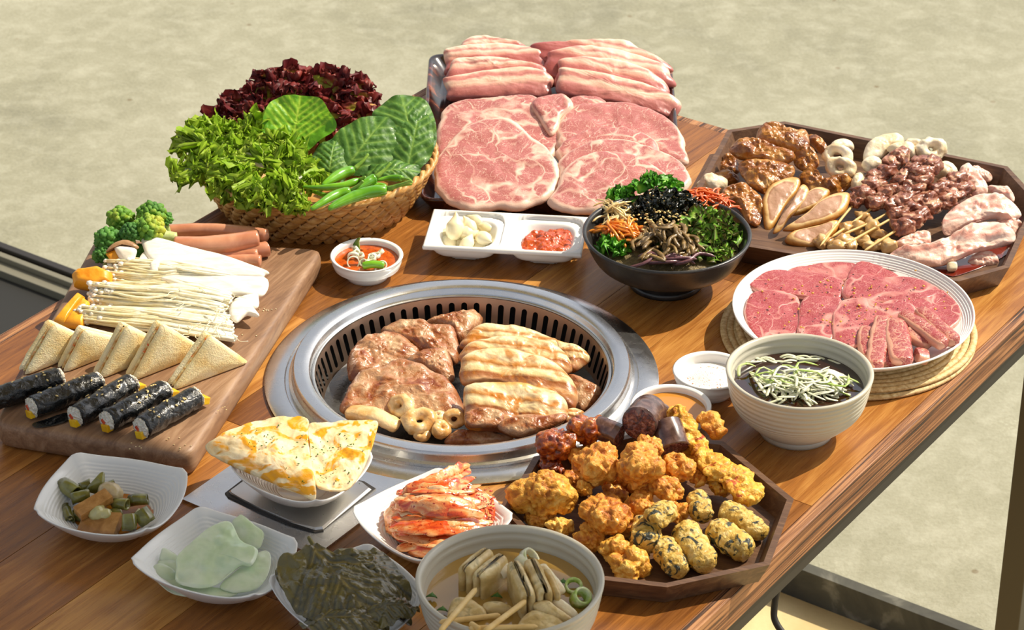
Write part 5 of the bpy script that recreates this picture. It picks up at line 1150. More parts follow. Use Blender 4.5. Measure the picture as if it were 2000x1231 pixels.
for nm, mt, n_, lb in (('garlic_flakes', 'gbit', 90, 'yellow garlic flakes sprinkled over the raw beef'), ('pepper_grains', 'pep', 110, 'coarse black pepper sprinkled over the raw beef')):
    gs = []
    for i in range(n_):
        x, y = rr.gauss(1150, 260), rr.gauss(330, 95)
        if ((x - 1165) / 500) ** 2 + ((y - 310) / 200) ** 2 > 1: continue
        s = rr.uniform(.0009, .0019) * (1 if mt == 'gbit' else .5); gs.append(lump(P3(6, x, y, PZ + .0165 if x > 1060 and y > 300 else PZ + .0135), (s, s * .8, s * .6), rotm(rr.uniform(0, 360)), .25, 2, 0, 1, 1, i))
    mk(nm, join(gs), M[mt], label=lb, cat='seasoning', kind='stuff')

# ================================================================== large tray of mixed meats
M['marin'] = food('marinated_pork', [(0.30, C('#6a340c')), (0.46, C('#96581a')), (0.58, C('#b47a38')), (0.72, C('#d4a868'))], scale=55, rough=.3, coat=.45, bump=.9, bs=110, bd=.004, sss=.08, detail=5)
M['gutw'] = food('white_intestine', [(0.3, C('#d8bc90')), (0.5, C('#f0e0c0')), (0.7, C('#f8efdc'))], scale=40, rough=.35, coat=.3, bump=.5, bs=150, bd=.002, sss=.15)
n = NT('smoked_duck'); v = n.math('ADD', n.attr('s'), n.math('MULTIPLY', n.math('SUBTRACT', n.noise(40, 3, .5), .5), .3)); n.bump(n.noise(200, 3, .2), .4, .0012)
M['duck'] = n.fin(n.ramp(v, [(0.1, C('#b88e74')), (0.58, C('#c29a7e')), (0.68, C('#b07c5c')), (0.74, C('#e8c894')), (0.90, C('#d49c4c')), (0.99, C('#a4621c'))]), .32, coat=.35, sss=.1)
n = NT('raw_pork_thin'); v = n.math('ADD', n.attr('t'), n.math('MULTIPLY', n.math('SUBTRACT', n.noise(28, 4, .6), .5), .55)); n.bump(n.noise(110, 4, .3), .5, .003)
M['thin'] = n.fin(n.ramp(v, [(0.1, C('#efc0ac')), (0.24, C('#f6d8c8')), (0.34, C('#dc9686')), (0.42, C('#f2c8b6')), (0.55, C('#f6dccc')), (0.64, C('#e4a494')), (0.72, C('#f4d0be')), (0.86, C('#e8b09e')), (0.96, C('#f6dccc'))]), .32, coat=.3, sss=.15)
M['skmeat'] = food('skewered_lamb', [(0.32, C('#5f2c20')), (0.48, C('#8a4f38')), (0.58, C('#a8705a')), (0.68, C('#d8b08c'))], scale=90, rough=.35, coat=.4, bump=.6, bs=200, bd=.002, detail=5)
M['stick'] = wood('bamboo', C('#c89c50'), C('#e2bf78'), C('#f0d69c'), 30, (1, 1, 1), rough=.5)
M['shroom'] = food('marinated_mushroom', [(0.3, C('#a87840')), (0.5, C('#cda468')), (0.7, C('#e6cc98'))], scale=60, rough=.3, coat=.4, bump=.4, bs=150, sss=.1)
tf = Frame(*kp(3, 1700, 900), .0062)
mk('meat_juice', pad(tf, [tf.uv(*kp(3, *a)) for a in ((1440, 900), (1600, 860), (1880, 780), (1985, 640), (1990, 700), (1900, 850), (1650, 960), (1560, 960))], .0008, rings=6), NT('juice').fin(C('#6e1e10'), .06, coat=.8, spec=.8), label='dark red meat juice pooled in the front right corner of the large tray', cat='liquid', kind='stuff')
def lay(lst, name, cat, mat, group, th=.009, tilt=18, bump=.003, bf=45, seed=0, dome=.004, **kw):
    for i, q in enumerate(lst):
        lb, pts, h = q[:3]; tl = q[3] if len(q) > 3 else tilt
        slab(name, lb, cat, 3, pts, h, tl, q[4] if len(q) > 4 else th, M[mat], bump=bump, bf=bf, dome=dome, rings=20, nth=96, seed=seed + i, edge=2, group=group, **kw)
lay([('brown marinated pork piece at the left corner, in shadow', [(285, 350), (340, 275), (400, 300), (410, 370), (320, 380)], .020),
     ('marinated pork strip curled at the left edge of the tray', [(245, 410), (290, 378), (360, 370), (410, 390), (400, 430), (300, 440)], .018),
     ('marinated pork slice in front of the left pile, folded', [(310, 500), (340, 455), (420, 445), (500, 470), (540, 520), (545, 590), (520, 665), (470, 650), (400, 560), (330, 540)], .024),
     ('marinated pork piece right of the top one, yellowish', [(715, 300), (740, 230), (790, 215), (835, 260), (860, 330), (810, 362), (750, 350)], .038),
     ('marinated pork strip reaching right under the white rolls', [(740, 400), (800, 370), (860, 420), (940, 440), (1035, 395), (1042, 440), (950, 490), (850, 490), (770, 460)], .022),
     ('large marinated pork slice in the middle of the left pile', [(408, 330), (460, 300), (560, 310), (690, 325), (725, 365), (690, 420), (600, 450), (560, 488), (480, 450), (430, 390)], .036),
     ('glossy marinated pork slice with a rolled edge, upper left', [(358, 250), (380, 212), (450, 197), (540, 205), (640, 245), (725, 282), (700, 318), (600, 328), (500, 300), (400, 285)], .046),
     ('marinated pork slice topmost at the back of the tray', [(508, 190), (520, 135), (570, 103), (630, 100), (680, 130), (780, 138), (805, 180), (800, 240), (740, 270), (650, 235), (560, 225)], .050),
     ('narrow marinated pork strip curving down the right of the pile', [(790, 170), (830, 155), (880, 190), (925, 265), (905, 285), (860, 250), (830, 220)], .042)],
    'marinated_pork', 'meat', 'marin', 'marinated pork on the large tray', seed=200, th=.012, bump=.0050, bf=60)
mk('chicken_piece', blob(P3(3, 250, 455, .018), [(0, 0, 0, .012), (.010, .002, -.002, .010), (-.008, -.003, -.003, .009)], amp=.001, ff=200, seed=4), M['gutw'], label='pale lumpy meat piece in the left corner by the black bowl', cat='meat')
lay([('smoked duck slice with brown skin, lowest at the front', [(665, 760), (720, 710), (860, 680), (960, 650), (975, 690), (900, 770), (830, 798), (720, 790)], .014),
     ('smoked duck slice at the left of the fan', [(540, 540), (580, 460), (660, 415), (735, 408), (755, 440), (730, 500), (680, 560), (600, 690), (560, 705), (545, 640)], .024),
     ('narrow smoked duck slice, second of the fan', [(600, 715), (640, 640), (700, 560), (760, 450), (800, 470), (795, 520), (740, 590), (680, 650), (640, 705)], .027),
     ('smoked duck slice, third of the fan', [(690, 620), (720, 560), (780, 500), (850, 465), (912, 475), (915, 510), (860, 565), (780, 605)], .030),
     ('smoked duck slice with a pink centre, right of the fan', [(655, 700), (720, 660), (800, 600), (880, 530), (960, 495), (1030, 500), (1010, 590), (930, 650), (820, 680), (720, 705)], .028)],
    'smoked_duck_slice', 'meat', 'duck', 'smoked duck slices on the large tray', seed=230, th=.008, bump=.0012, tilt=24)
lay([('folded white intestine piece nearest the back left rolls', [(912, 255), (930, 215), (990, 197), (1045, 212), (1050, 245), (980, 262)], .034),
     ('flat white intestine piece behind the skewers, largest', [(1105, 280), (1130, 215), (1200, 175), (1290, 158), (1330, 175), (1325, 215), (1260, 240), (1200, 290), (1120, 315)], .044),
     ('white intestine piece between the two rings at the back', [(1235, 240), (1290, 215), (1370, 210), (1400, 240), (1390, 280), (1300, 275)], .046),
     ('small white intestine piece at the far back edge', [(1335, 215), (1350, 188), (1420, 200), (1440, 225), (1400, 240)], .040),
     ('creased white intestine piece at the right, above the pink pork', [(1500, 380), (1540, 320), (1600, 330), (1635, 370), (1620, 410), (1550, 410)], .032),
     ('white intestine piece beside the dark skewered meat', [(1095, 330), (1130, 290), (1200, 300), (1210, 350), (1140, 370)], .038),
     ('white intestine piece low in the middle of the tray', [(1035, 440), (1060, 390), (1110, 385), (1110, 440), (1060, 480)], .024)],
    'white_intestine', 'meat', 'gutw', 'white intestine pieces on the large tray', seed=250, th=.012, bump=.002, tilt=22)
for i, (x, y, h, R0, r, nn, lb) in enumerate([(960, 300, .034, .012, .0062, (-.4, -.6, .7), 'rolled white intestine, upper of the two coiled ones'), (975, 365, .028, .011, .0068, (-.3, -.7, .6), 'rolled white intestine, lower of the two coiled ones'), (1480, 262, .040, .011, .0080, (.1, -.75, .65), 'round white intestine ring at the back right, facing front'), (1405, 262, .036, .009, .0075, (-.4, -.5, .7), 'white intestine ring half hidden behind the round one')]):
    mk('intestine_ring', ring(P3(3, x, y, h), R0, r, nn, i + 10, squash=.72, lip=1.1, bump=.0018), M['gutw'], label=lb, cat='meat', group='white intestine rings on the large tray')
SK = [((860, 806), (1057, 560), (1330, 280), .018, .052, 'first from the left'), ((920, 758), (1172, 574), (1440, 330), .018, .048, 'second from the left'), ((985, 740), (1265, 598), (1500, 330), .018, .052, 'third from the left'),
      ((995, 798), (1275, 640), (1650, 420), .016, .036, 'fourth from the left'), ((1105, 832), (1300, 706), (1690, 470), .014, .028, 'rightmost')]
for i, (a, b, e, h0, h1, pos) in enumerate(SK):
    A, B, E = P3(3, *a, h0), P3(3, *b, h0 + .008), P3(3, *e, h1); t = thing('lamb_skewer', f'bamboo skewer of dark marbled meat cubes, {pos} of the five', 'skewer', B - Z3 * h0, 'meat skewers on the large tray')
    mk('bamboo_stick', tube([A, B, E], .0014, 16, 8), M['stick'], t); rr = random.Random(i + 3); nb = 7
    for k in range(nb):
        f = (k + .4) / nb; c = B * (1 - f) + E * f + vec([rr.uniform(-.002, .002), rr.uniform(-.003, .003), rr.uniform(-.001, .002)])
        mk('meat_cube', lump(c, (.0125, .0095, .0080), rotm(rr.uniform(20, 60), rr.uniform(-25, 25)), .28, 1.5, .10, 5, 4, seed=i * 10 + k, sq=2.6), M['skmeat'], t)
lay([('raw pork slice at the back right corner, folded small', [(1700, 380), (1730, 350), (1790, 365), (1827, 398), (1810, 425), (1750, 415)], .022),
     ('raw pork strip standing up beside the skewers', [(1635, 400), (1650, 345), (1690, 328), (1720, 345), (1760, 410), (1800, 450), (1790, 500), (1700, 520), (1640, 560), (1580, 600), (1610, 500)], .030),
     ('raw pork slice curled at the right edge of the tray', [(1800, 460), (1860, 445), (1920, 460), (1952, 510), (1940, 540), (1880, 520)], .034),
     ('raw pork slice folded at the right edge, in front of the curled one', [(1850, 640), (1900, 622), (1985, 655), (1985, 690), (1930, 745), (1880, 720)], .020),
     ('raw pork fold under the front slice at the right', [(1690, 870), (1740, 825), (1830, 830), (1862, 875), (1820, 895), (1740, 900)], .012),
     ('large raw pork slice across the right of the tray', [(1545, 680), (1560, 620), (1630, 560), (1740, 500), (1850, 500), (1930, 530), (1990, 600), (1960, 630), (1850, 625), (1740, 650), (1640, 700), (1570, 722)], .032),
     ('raw pork slice below the skewers, pointing left', [(1270, 780), (1340, 740), (1440, 700), (1480, 720), (1470, 800), (1360, 810), (1300, 800)], .016),
     ('large raw pork slice along the front of the tray', [(1250, 840), (1300, 805), (1400, 800), (1520, 770), (1640, 710), (1780, 650), (1880, 660), (1950, 710), (1948, 765), (1860, 790), (1740, 815), (1640, 860), (1540, 895), (1440, 898), (1340, 870)], .026)],
    'raw_pork_slice', 'meat', 'thin', 'thin raw pork slices on the large tray', seed=270, th=.009, bump=.0045, bf=55, tilt=22)
slab('garlic_cube', 'small white cube in the meat juice, front edge of the tray', 'garlic', 3, [(1575, 890), (1625, 885), (1628, 928), (1580, 934)], .014, 40, .008, M['gutw'])
rr = random.Random(8)
for i, (x, y) in enumerate([(910, 780), (960, 800), (1000, 770), (1040, 800), (1100, 770), (1140, 800), (1190, 740), (1200, 790), (1080, 720), (1010, 700), (1100, 640), (1060, 690), (1150, 690), (870, 780), (1240, 800)]):
    c = P3(3, x, y, .012 + .006 * (y < 720)); s_ = rr.uniform(.008, .012)
    mk('mushroom_piece', lump(c, (s_, s_ * .7, s_ * .6), rotm(rr.uniform(0, 180), rr.uniform(-30, 30)), .35, 1.5, .05, 5, 3, seed=i) if i != 14 else lump(c, (.009, .007, .007), rotm(20), .15, 2, .05, 5, 3, sq=3.5), M['shroom'], label='glossy tan mushroom piece under the skewer sticks', cat='mushroom', group='marinated mushroom pieces under the skewer sticks')
# ================================================================== liquids in the round vessels
def liquid(name, col, rough=.05): return NT(name).fin(C(col), rough, coat=.6, spec=.7)
c, r, _ = D2
n = NT('salt'); n.bump(n.noise(900, 3, 0), .8, .0012)
M['salt'] = n.fin(n.mix(n.ramp(n.voro(330), [(0.10, 1.0), (0.2, 0.0)]), C('#f4efe8'), C('#d9a98a')), .6, sss=.2)
mk('salt_heap', lathe([(0.0004, .0225), (.008, .0215), (.016, .0185), (.0215, .0165), (inner(r * .58, r, .026, .8, .003, .0155), .0155)], c, 48, cap=False), M['salt'], label='heap of pinkish coarse salt in the small dish beside the soy bowl', cat='salt', kind='stuff', loc=c + vec([0, 0, .012]))
rr = random.Random(1); gs = []
for i in range(60):
    a = rr.uniform(0, 6.28); q = .022 * math.sqrt(rr.random()); s_ = rr.uniform(.0005, .0011); gs.append(lump(c + vec([q * math.cos(a), q * math.sin(a), .0222 - .006 * (q / .022) ** 1.3]), (s_, s_, s_ * .8), None, .2, 2, 0, 1, 1, i))
mk('salt_grains', join(gs), NT('pink_salt').fin(C('#dba284'), .4, sss=.2), label='coarser pink grains on top of the white salt heap', cat='salt', kind='stuff')
c, r, _ = D3
mk('honey_sauce', disc(c, inner(r * .58, r, .026, .8, .003, .0185) + .001, .0185), NT('honey_sauce').fin(C('#c8862c'), .05, coat=.6, sss=.1), label='clear amber sauce filling the small dish beside the grill', cat='sauce', loc=c + vec([0, 0, .012]))
zs = .050; rs = inner(.035, SBr, .068, .80, .004, zs)
mk('soy_sauce', disc(SB, rs + .001, zs), NT('soy_sauce').fin(C('#2c0e05'), .04, coat=.8, spec=.8), label='dark brown soy sauce filling the ribbed bowl', cat='sauce', loc=SB + vec([0, 0, zs - .02]))
shreds('scallion_shreds', 'heap of pale scallion threads piled in the soy bowl', 'scallion', 6, 920, 745, .032, .018, zs + .0005, 90, .048, .0015, M['scalw'], 21, curl=1.2, pile=.013, az=0, azs=70, flat=.35, sl=14)
shreds('scallion_shreds', 'green scallion threads crossing over the pale ones in the soy bowl', 'scallion', 6, 900, 730, .044, .022, zs + .004, 14, .052, .0014, M['scal'], 22, curl=1.2, pile=.009, az=-20, azs=60, flat=.5)
shreds('onion_slivers', 'thin onion slivers floating at the back of the soy bowl', 'onion', 6, 890, 610, .040, .006, zs - .001, 14, .036, .0016, M['scalw'], 23, curl=.5, pile=.002, az=-5, azs=20, flat=.5)
mk('onion_petal', sweep([P3(6, 1025, 700, zs + .004), P3(6, 1040, 665, zs + .010), P3(6, 1090, 680, zs + .008), P3(6, 1145, 725, zs + .001)], .0045, .0009, 24, 10), M['scalw'], label='curled white onion petal at the right of the soy bowl', cat='onion')
mk('onion_petal', sweep([P3(6, 660, 665, zs + .001), P3(6, 690, 700, zs + .006), P3(6, 730, 760, zs + .004), P3(6, 745, 780, zs)], .0018, .0008, 24, 8), M['scalw'], label='straight white onion strip leaning at the left of the soy bowl', cat='onion')
mk('scallion_ring', sweep([P3(6, 608, 690, zs + .001), P3(6, 612, 640, zs + .007), P3(6, 650, 626, zs + .008), P3(6, 690, 640, zs + .002)], .0016, .0006, 24, 8), M['scal'], label='green scallion loop at the left inner wall of the soy bowl', cat='scallion')

# fish cake soup
zf_ = .052; rf_ = inner(.040, FBr, .072, .80, .004, zf_)
n = NT('clear_broth'); M['broth'] = n.fin(C('#b08a40'), .04, coat=.7, spec=.7, trans=.0)
mk('soup_broth', disc(FB, rf_ + .001, zf_), M['broth'], label='light brown broth in the bowl at the bottom edge', cat='soup', loc=FB + vec([0, 0, zf_ - .02]))
M['fcake'] = food('fish_cake', [(0.32, C('#b89a5c')), (0.48, C('#d4b878')), (0.62, C('#ecd8a4')), (0.75, C('#dcb05c'))], scale=50, rough=.4, coat=.25, bump=.45, bs=220, bd=.0012, sss=.1, spots=[(60, .6, .72, C('#8d8050'))])
M['fcake2'] = food('fish_cake_edge', [(0.3, C('#ecd9a8')), (0.6, C('#f6e9c8')), (0.8, C('#dfb46a'))], scale=60, rough=.45, bump=.3, bs=220, sss=.15)
def fold(name, label, pts, h, wid, m, thk=.0022, seed=0, up=(0, 0, 1), hh=None, parent=None, cat='fish cake'):
    p = [P3(8, x, y, h + dz) for x, y, dz in pts]; return mk(name, sweep(p, wid, thk, 54, 12, up=up, sq=4, bump=.0006, bf=120, seed=seed, ends=.03), m, parent, label if parent is None else None, cat if parent is None else None, 'folded fish cakes in the soup' if parent is None else None)
FC = [((395, 905), (150, 60), .016, 'folded fish cake threaded on the leftmost stick'), ((700, 985), (60, 20), .016, 'folded fish cake threaded on the middle stick')]
def stack(cx, cy, h, az, n_, w, l, label, seed, tilt=12):
    """fish cake sheet folded zigzag and threaded: n_ layers"""
    c = P3(8, cx, cy, zf_ + h); a = R(az); u = vec([math.cos(a), math.sin(a), 0]); v = vec([-u[1], u[0], 0]); t = thing('fish_cake', label, 'fish cake', c - Z3 * h, 'folded fish cakes in the soup')
    p = []
    for k in range(n_):
        s = 1 if k % 2 == 0 else -1; o = u * (k - (n_ - 1) / 2) * .0072
        p += [c + o - Z3 * s * l * .5, c + o, c + o + Z3 * s * l * .5, c + o + u * .0036 + Z3 * s * (l * .5 + .002)]
    p = p[:-1]; V = sweep(p, w / 2, .0032, 14 * n_, 12, up=lambda q: nrm(u + Z3 * 0.001), sq=4, bump=.0005, bf=160, seed=seed, ends=.02)
    return t, mk('folded_sheet', V, M['fcake'], t), c, u, v
stack(400, 905, .006, -35, 4, .036, .028, 'folded fish cake on the stick at the left of the soup', 1)
stack(640, 975, .007, 15, 5, .048, .030, 'large folded fish cake in the middle of the soup', 2)
for lb, pts, h, tl, mt in (('pale fish cake sheet with a golden skin, right of the folded ones', [(630, 860), (680, 822), (720, 850), (790, 940), (770, 970), (720, 985), (680, 920)], .016, 20, 'fcake2'), ('square fish cake end behind the folded one at the left', [(340, 815), (360, 795), (540, 830), (545, 850), (500, 890), (470, 860), (350, 840)], .018, 20, 'fcake2'),
                           ('fish cake piece low at the left of the soup', [(230, 1050), (260, 985), (330, 985), (410, 1040), (400, 1080), (300, 1090), (235, 1085)], .008, 14, 'fcake'), ('fish cake piece at the front of the soup, greyish', [(560, 1120), (620, 1050), (700, 1060), (790, 1100), (740, 1160), (600, 1160)], .010, 14, 'fcake'),
                           ('small fish cake strip between the two sticks', [(395, 1020), (430, 1000), (500, 1010), (545, 1040), (500, 1060), (420, 1055)], .008, 12, 'fcake'), ('long grey fish cake flap at the right of the soup', [(640, 1010), (700, 1000), (760, 1040), (830, 1090), (800, 1110), (720, 1080), (650, 1050)], .014, 22, 'fcake'),
                           ('smooth pale fish cake end at the right rim', [(725, 1010), (760, 990), (820, 1030), (855, 1070), (830, 1090), (770, 1060)], .011, 18, 'fcake2')):
    slab('fish_cake', lb, 'fish cake', 8, pts, zf_ + h, tl, .008, M[mt], bump=.0012, bf=90, edge=3, dome=.002, seed=len(lb), group='folded fish cakes in the soup')
for i, (a, b, h0, h1, lb) in enumerate([((368, 950), (190, 1160), .018, .026, 'wooden stick from the left fish cake, pointing to the lower left'), ((605, 1008), (400, 1160), .020, .026, 'pale wooden stick from the middle fish cake, pointing lower left'), ((190, 1112), (482, 1078), .020, .012, 'wooden stick lying nearly level across the front of the soup'),
                                      ((330, 1140), (660, 1134), .022, .016, 'wooden stick lowest at the bottom edge of the picture'), ((340, 1118), (380, 1145), .022, .024, 'short wooden stick end crossing the others')]):
    mk('wooden_stick', tube([P3(8, *a, zf_ + h0), P3(8, (a[0] + b[0]) / 2, (a[1] + b[1]) / 2, zf_ + (h0 + h1) / 2), P3(8, *b, zf_ + h1)], .0024, 14, 10), M['stick'], label=lb, cat='stick', group='wooden sticks of the fish cakes')
for i, (x, y, r_, hh, tilt, mt, lb) in enumerate([(830, 948, .0075, .005, 25, 'scal', 'green scallion ring at the right of the fish cake soup'), (850, 1012, .0080, .012, 35, 'scal', 'thick yellow-green scallion piece at the right inner wall of the soup'), (612, 825, .011, .006, 50, 'scalw', 'pale translucent scallion ring at the back of the soup'), (585, 860, .011, .008, 60, 'scalw', 'white scallion piece behind the middle fish cake'), (520, 880, .004, .004, 40, 'scalw', 'tiny pale scallion bit between the fish cakes')]):
    scallion_ring(P3(8, x, y, zf_ + .001), r_, hh, 40 * i, tilt, M[mt], 'scallion_ring', lb, 'scallion pieces in the fish cake soup', .0022)
for i, (x, y) in enumerate([(205, 1050), (465, 985), (155, 985), (780, 920)]): mk('green_leaf_bit', slab.__globals__['sweep']([P3(8, x - 20, y, zf_ + .003), P3(8, x, y - 6, zf_ + .006), P3(8, x + 20, y + 4, zf_ + .003)], .0035, .0006, 12, 8), M['green2'], label=['dark green leaf bit near the left stick', 'dark green leaf bit between the folded fish cakes', 'dark green leaf bit at the left wall of the soup', 'dark green leaf bit behind the scallion ring'][i], cat='leaf')

# ================================================================== kimchi
M['kim'] = food('kimchi', [(0.30, C('#b52a08')), (0.42, C('#d8541a')), (0.54, C('#eb9a58')), (0.68, C('#f6d0a0'))], scale=40, rough=.22, coat=.6, bump=.5, bs=220, bd=.0015, sss=.15, stretch=(.45, 1.8, 2.4), detail=6, dist=1.2, spots=[(300, .62, .67, C('#a01c08'))])
M['flake'] = food('chilli_flakes', [(0.3, C('#a81804')), (0.7, C('#d83410'))], scale=200, rough=.25, coat=.5, bump=.8, bs=400, bd=.002)
kc = P3(8, 200, 640, .012)
kt = thing('cabbage_kimchi', 'glossy red cabbage kimchi cut across its layers, heaped in the square white dish', 'kimchi', kc - Z3 * .004)
mk('core', lump(kc + vec([0, 0, .006]), (.050, .036, .026), rotm(10), .12, 1.2, .05, 6, 4, 5), M['kim'], kt)
rr = random.Random(12)
for i in range(46):
    f = i / 45; y0 = 470 + 300 * f + rr.uniform(-14, 14); x0 = 20 - 60 * math.sin(f * 3.1) + rr.uniform(-15, 25); x1 = 330 + 110 * math.sin(f * 2.6) + rr.uniform(-25, 15); y1 = y0 + rr.uniform(-110, 40) + 30 * f
    hh = .040 - .032 * f; lift = .006 * rr.random()
    p = [P3(8, x0 + (x1 - x0) * q, y0 + (y1 - y0) * q + 16 * math.sin(q * 3 + i), hh + lift + .009 * math.sin(q * 3.14) + rr.uniform(-.0012, .0012)) for q in (0, .33, .66, 1)]
    w = rr.uniform(.0035, .0085)
    mk('cabbage_strip', sweep(p, lambda u: w * (.6 + .4 * math.sin(u * 3.1)), .0010, 44, 10, sq=2.5, up=(rr.uniform(-.5, .5), rr.uniform(-1.4, .1), 1), bump=.0020, bf=110, seed=i, ends=.15), M['kim'], kt)
gs = []
for i in range(420):
    x = rr.choice([rr.uniform(80, 380), rr.uniform(200, 340), rr.uniform(370, 450), rr.uniform(0, 120)]); y = {True: rr.uniform(455, 500)}.get(200 < x < 340, rr.uniform(470, 770)) if rr.random() < .6 else rr.uniform(520, 640)
    f = max(0, (y - 470) / 300); s_ = rr.uniform(.0006, .0015); gs.append(lump(P3(8, x, y, .043 - .033 * f + rr.uniform(-.003, .003)), (s_ * 1.3, s_ * .8, s_ * .45), rotm(rr.uniform(0, 180)), .4, 2, .1, 5, 1, i))
mk('chilli_flakes', join(gs), M['flake'], kt, kind='stuff')

# ================================================================== flatbread
n = NT('flatbread'); big = n.noise(30, 3, .5); c = n.ramp(n.noise(60, 4, .4), [(0.3, C('#e2bc80')), (0.5, C('#f0d8a8')), (0.75, C('#f8e8c6'))])
c = n.mix(n.ramp(n.noise(34, 3, 1.4), [(0.50, 0.0), (0.58, .95)]), c, C('#e8a008')); c = n.mix(n.ramp(n.noise(58, 3, .3), [(0.66, 0.0), (0.76, .9)]), c, C('#c8802c'))
c = n.mix(n.ramp(n.noise(70, 3, .3), [(0.735, 0.0), (0.78, .9)]), c, C('#5a2a10')); n.bump(n.noise(90, 4, .3), .6, .002)
M['naan'] = n.fin(c, n.ramp(n.noise(34, 3, 1.4), [(0.50, .7), (0.58, .2)]), sss=.12)
NA = [('flatbread wedge at the left of the dish, its point toward the camera', [(925, 232), (965, 195), (1040, 150), (1130, 115), (1220, 94), (1340, 86), (1438, 96), (1442, 180), (1455, 300), (1475, 400), (1472, 492), (1400, 465), (1300, 425), (1180, 378), (1080, 335), (985, 288)], .046, 6),
      ('flatbread wedge at the right of the dish', [(1440, 128), (1520, 112), (1640, 102), (1782, 102), (1776, 180), (1755, 250), (1722, 330), (1690, 390), (1640, 445), (1560, 452), (1490, 435), (1455, 360), (1445, 250)], .044, 8),
      ('charred tip of a third flatbread wedge underneath, front of the dish', [(1235, 385), (1300, 340), (1400, 345), (1465, 390), (1475, 450), (1470, 488), (1390, 462), (1300, 430)], .040, 4)]
for i, (lb, pts, h, tl) in enumerate(NA):
    t_ = slab('flatbread_wedge', lb, 'flatbread', 7, pts, h, tl, .0035, M['naan'], bump=.0026, bf=62, edge=3, dome=0, rings=30, nth=150, seed=140 + i, rough=.006, group='flatbread wedges')
    if i < 2:
        rr = random.Random(i); gs = []; pp = np.array(pts)
        for k in range(90):
            x, y = rr.choice([(1240, 190), (1150, 210), (1500, 300), (1540, 250), (1640, 230), (1600, 400), (1430, 240), (1480, 380), (1350, 350), (1200, 240), (1700, 200)]); x += rr.gauss(0, 45); y += rr.gauss(0, 28)
            if (x < 1445) != (i == 0): continue
            fr = Frame(*np.mean([kp(7, *a) for a in pts], 0), h, tl); u_, v_ = fr.uv(*kp(7, x, y)); q = fr.w([u_], [v_], [.0022])[0]; s_ = rr.uniform(.0006, .0014)
            gs.append(lump(q, (s_, s_ * .6, s_ * .4), rotm(rr.uniform(0, 180)), .3, 2, 0, 1, 1, k))
        mk('herb_flecks', join(gs), NT('dried_herb').fin(C('#3c6a1c'), .7), t_, kind='stuff')

# ================================================================== pickled peppers
M['pick'] = food('pickled_pepper', [(0.3, C('#4a4a18')), (0.5, C('#6c6a28')), (0.7, C('#94924c'))], scale=50, rough=.2, coat=.6, bump=.3, bs=140, sss=.1)
M['pickin'] = food('pickled_pepper_inside', [(0.3, C('#a09a5c')), (0.7, C('#c8c088'))], scale=80, rough=.25, coat=.5, bump=.5)
M['konj'] = food('pickled_radish_brown', [(0.3, C('#8e5e28')), (0.5, C('#a8763c')), (0.7, C('#c08e50'))], scale=90, rough=.3, coat=.4, bump=.5, bs=320, bd=.001, sss=.1)
lf = Frame(*kp(7, 480, 560), .0085)
mk('pickle_brine', pad(lf, [lf.uv(*kp(7, *a)) for a in ((240, 580), (300, 500), (420, 455), (530, 455), (620, 480), (668, 530), (672, 590), (600, 640), (480, 672), (340, 655))], .002, rings=6), NT('brine').fin(C('#b06c14'), .08, coat=.2, spec=.3), label='brown soy brine pooled in the leftmost square dish', cat='liquid', kind='stuff')
PT = [((215, 425), (285, 470), 30, .022, 'green pickled pepper piece standing at the far left'), ((300, 445), (355, 425), 24, .024, 'pickled pepper piece behind the left one'), ((255, 500), (345, 478), 27, .022, 'pickled pepper piece lying above the brown strip'),
      ((225, 545), (250, 605), 22, .012, 'short pickled pepper piece at the left edge of the brine'), ((262, 585), (330, 595), 22, .010, 'pickled pepper piece under the brown strip'), ((470, 520), (535, 530), 24, .020, 'pickled pepper piece in the middle of the dish'),
      ((545, 655), (545, 580), 32, .018, 'pickled pepper tube with an open end facing up, front'), ((640, 620), (595, 555), 34, .018, 'pickled pepper tube at the right with seeds showing'), ((545, 510), (640, 500), 25, .018, 'pickled pepper piece at the back right'),
      ((460, 590), (500, 570), 26, .014, 'pickled pepper piece beside the pale one'), ((420, 440), (470, 430), 22, .020, 'pickled pepper piece behind the pointed one')]
for i, (a, b, w, h, lb) in enumerate(PT):
    r = w / 2.564 / 2030 * 1.2; A, B = P3(7, *a, h), P3(7, *b, h + (.010 if i in (6, 7) else .002)); d = nrm(B - A)
    t = thing('pickled_pepper', lb, 'pickle', (A + B) / 2 - Z3 * r, 'pickled peppers in the leftmost dish')
    mm = np.array(Vector(d).to_track_quat('Z', 'Y').to_matrix()); L = np.linalg.norm(B - A); L = max(L, r * 1.5)
    G = lathe([(r * .72, .001), (r * .98, 0), (r, L * .3), (r * .96, L * .98), (r * .9, L), (r * .70, L), (r * .68, L * .6), (r * .5, L * .4), (.0002, L * .4)], (0, 0, 0), 26, cap=True)
    V = G[0] + np.array(G[0]) * 0; V = V + (.0011 * fbm(V * 120, i, 2))[:, None] * 1.0; mk('pepper_wall', (V @ mm.T + A,) + G[1:], M['pick'], t)
    if i in (6, 7, 3): mk('seeds', merge_lumps([(tuple(A + d * L * .86 + vec([math.cos(k * 2.4), math.sin(k * 2.4), 0]) * r * .3), (r * .26,) * 3, None, .2, 2, .05, 5) for k in range(5)], 2), M['pickin'], t, kind='stuff')
mk('pickled_pepper', sweep([P3(7, 370, 470, .020), P3(7, 392, 420, .030), P3(7, 412, 365, .036)], lambda u: .011 * (1 - u * .9), .0025, 24, 12, up=(.3, -1, .2)), M['pick'], label='pointed dark pickled pepper tip standing highest in the dish', cat='pickle', group='pickled peppers in the leftmost dish')
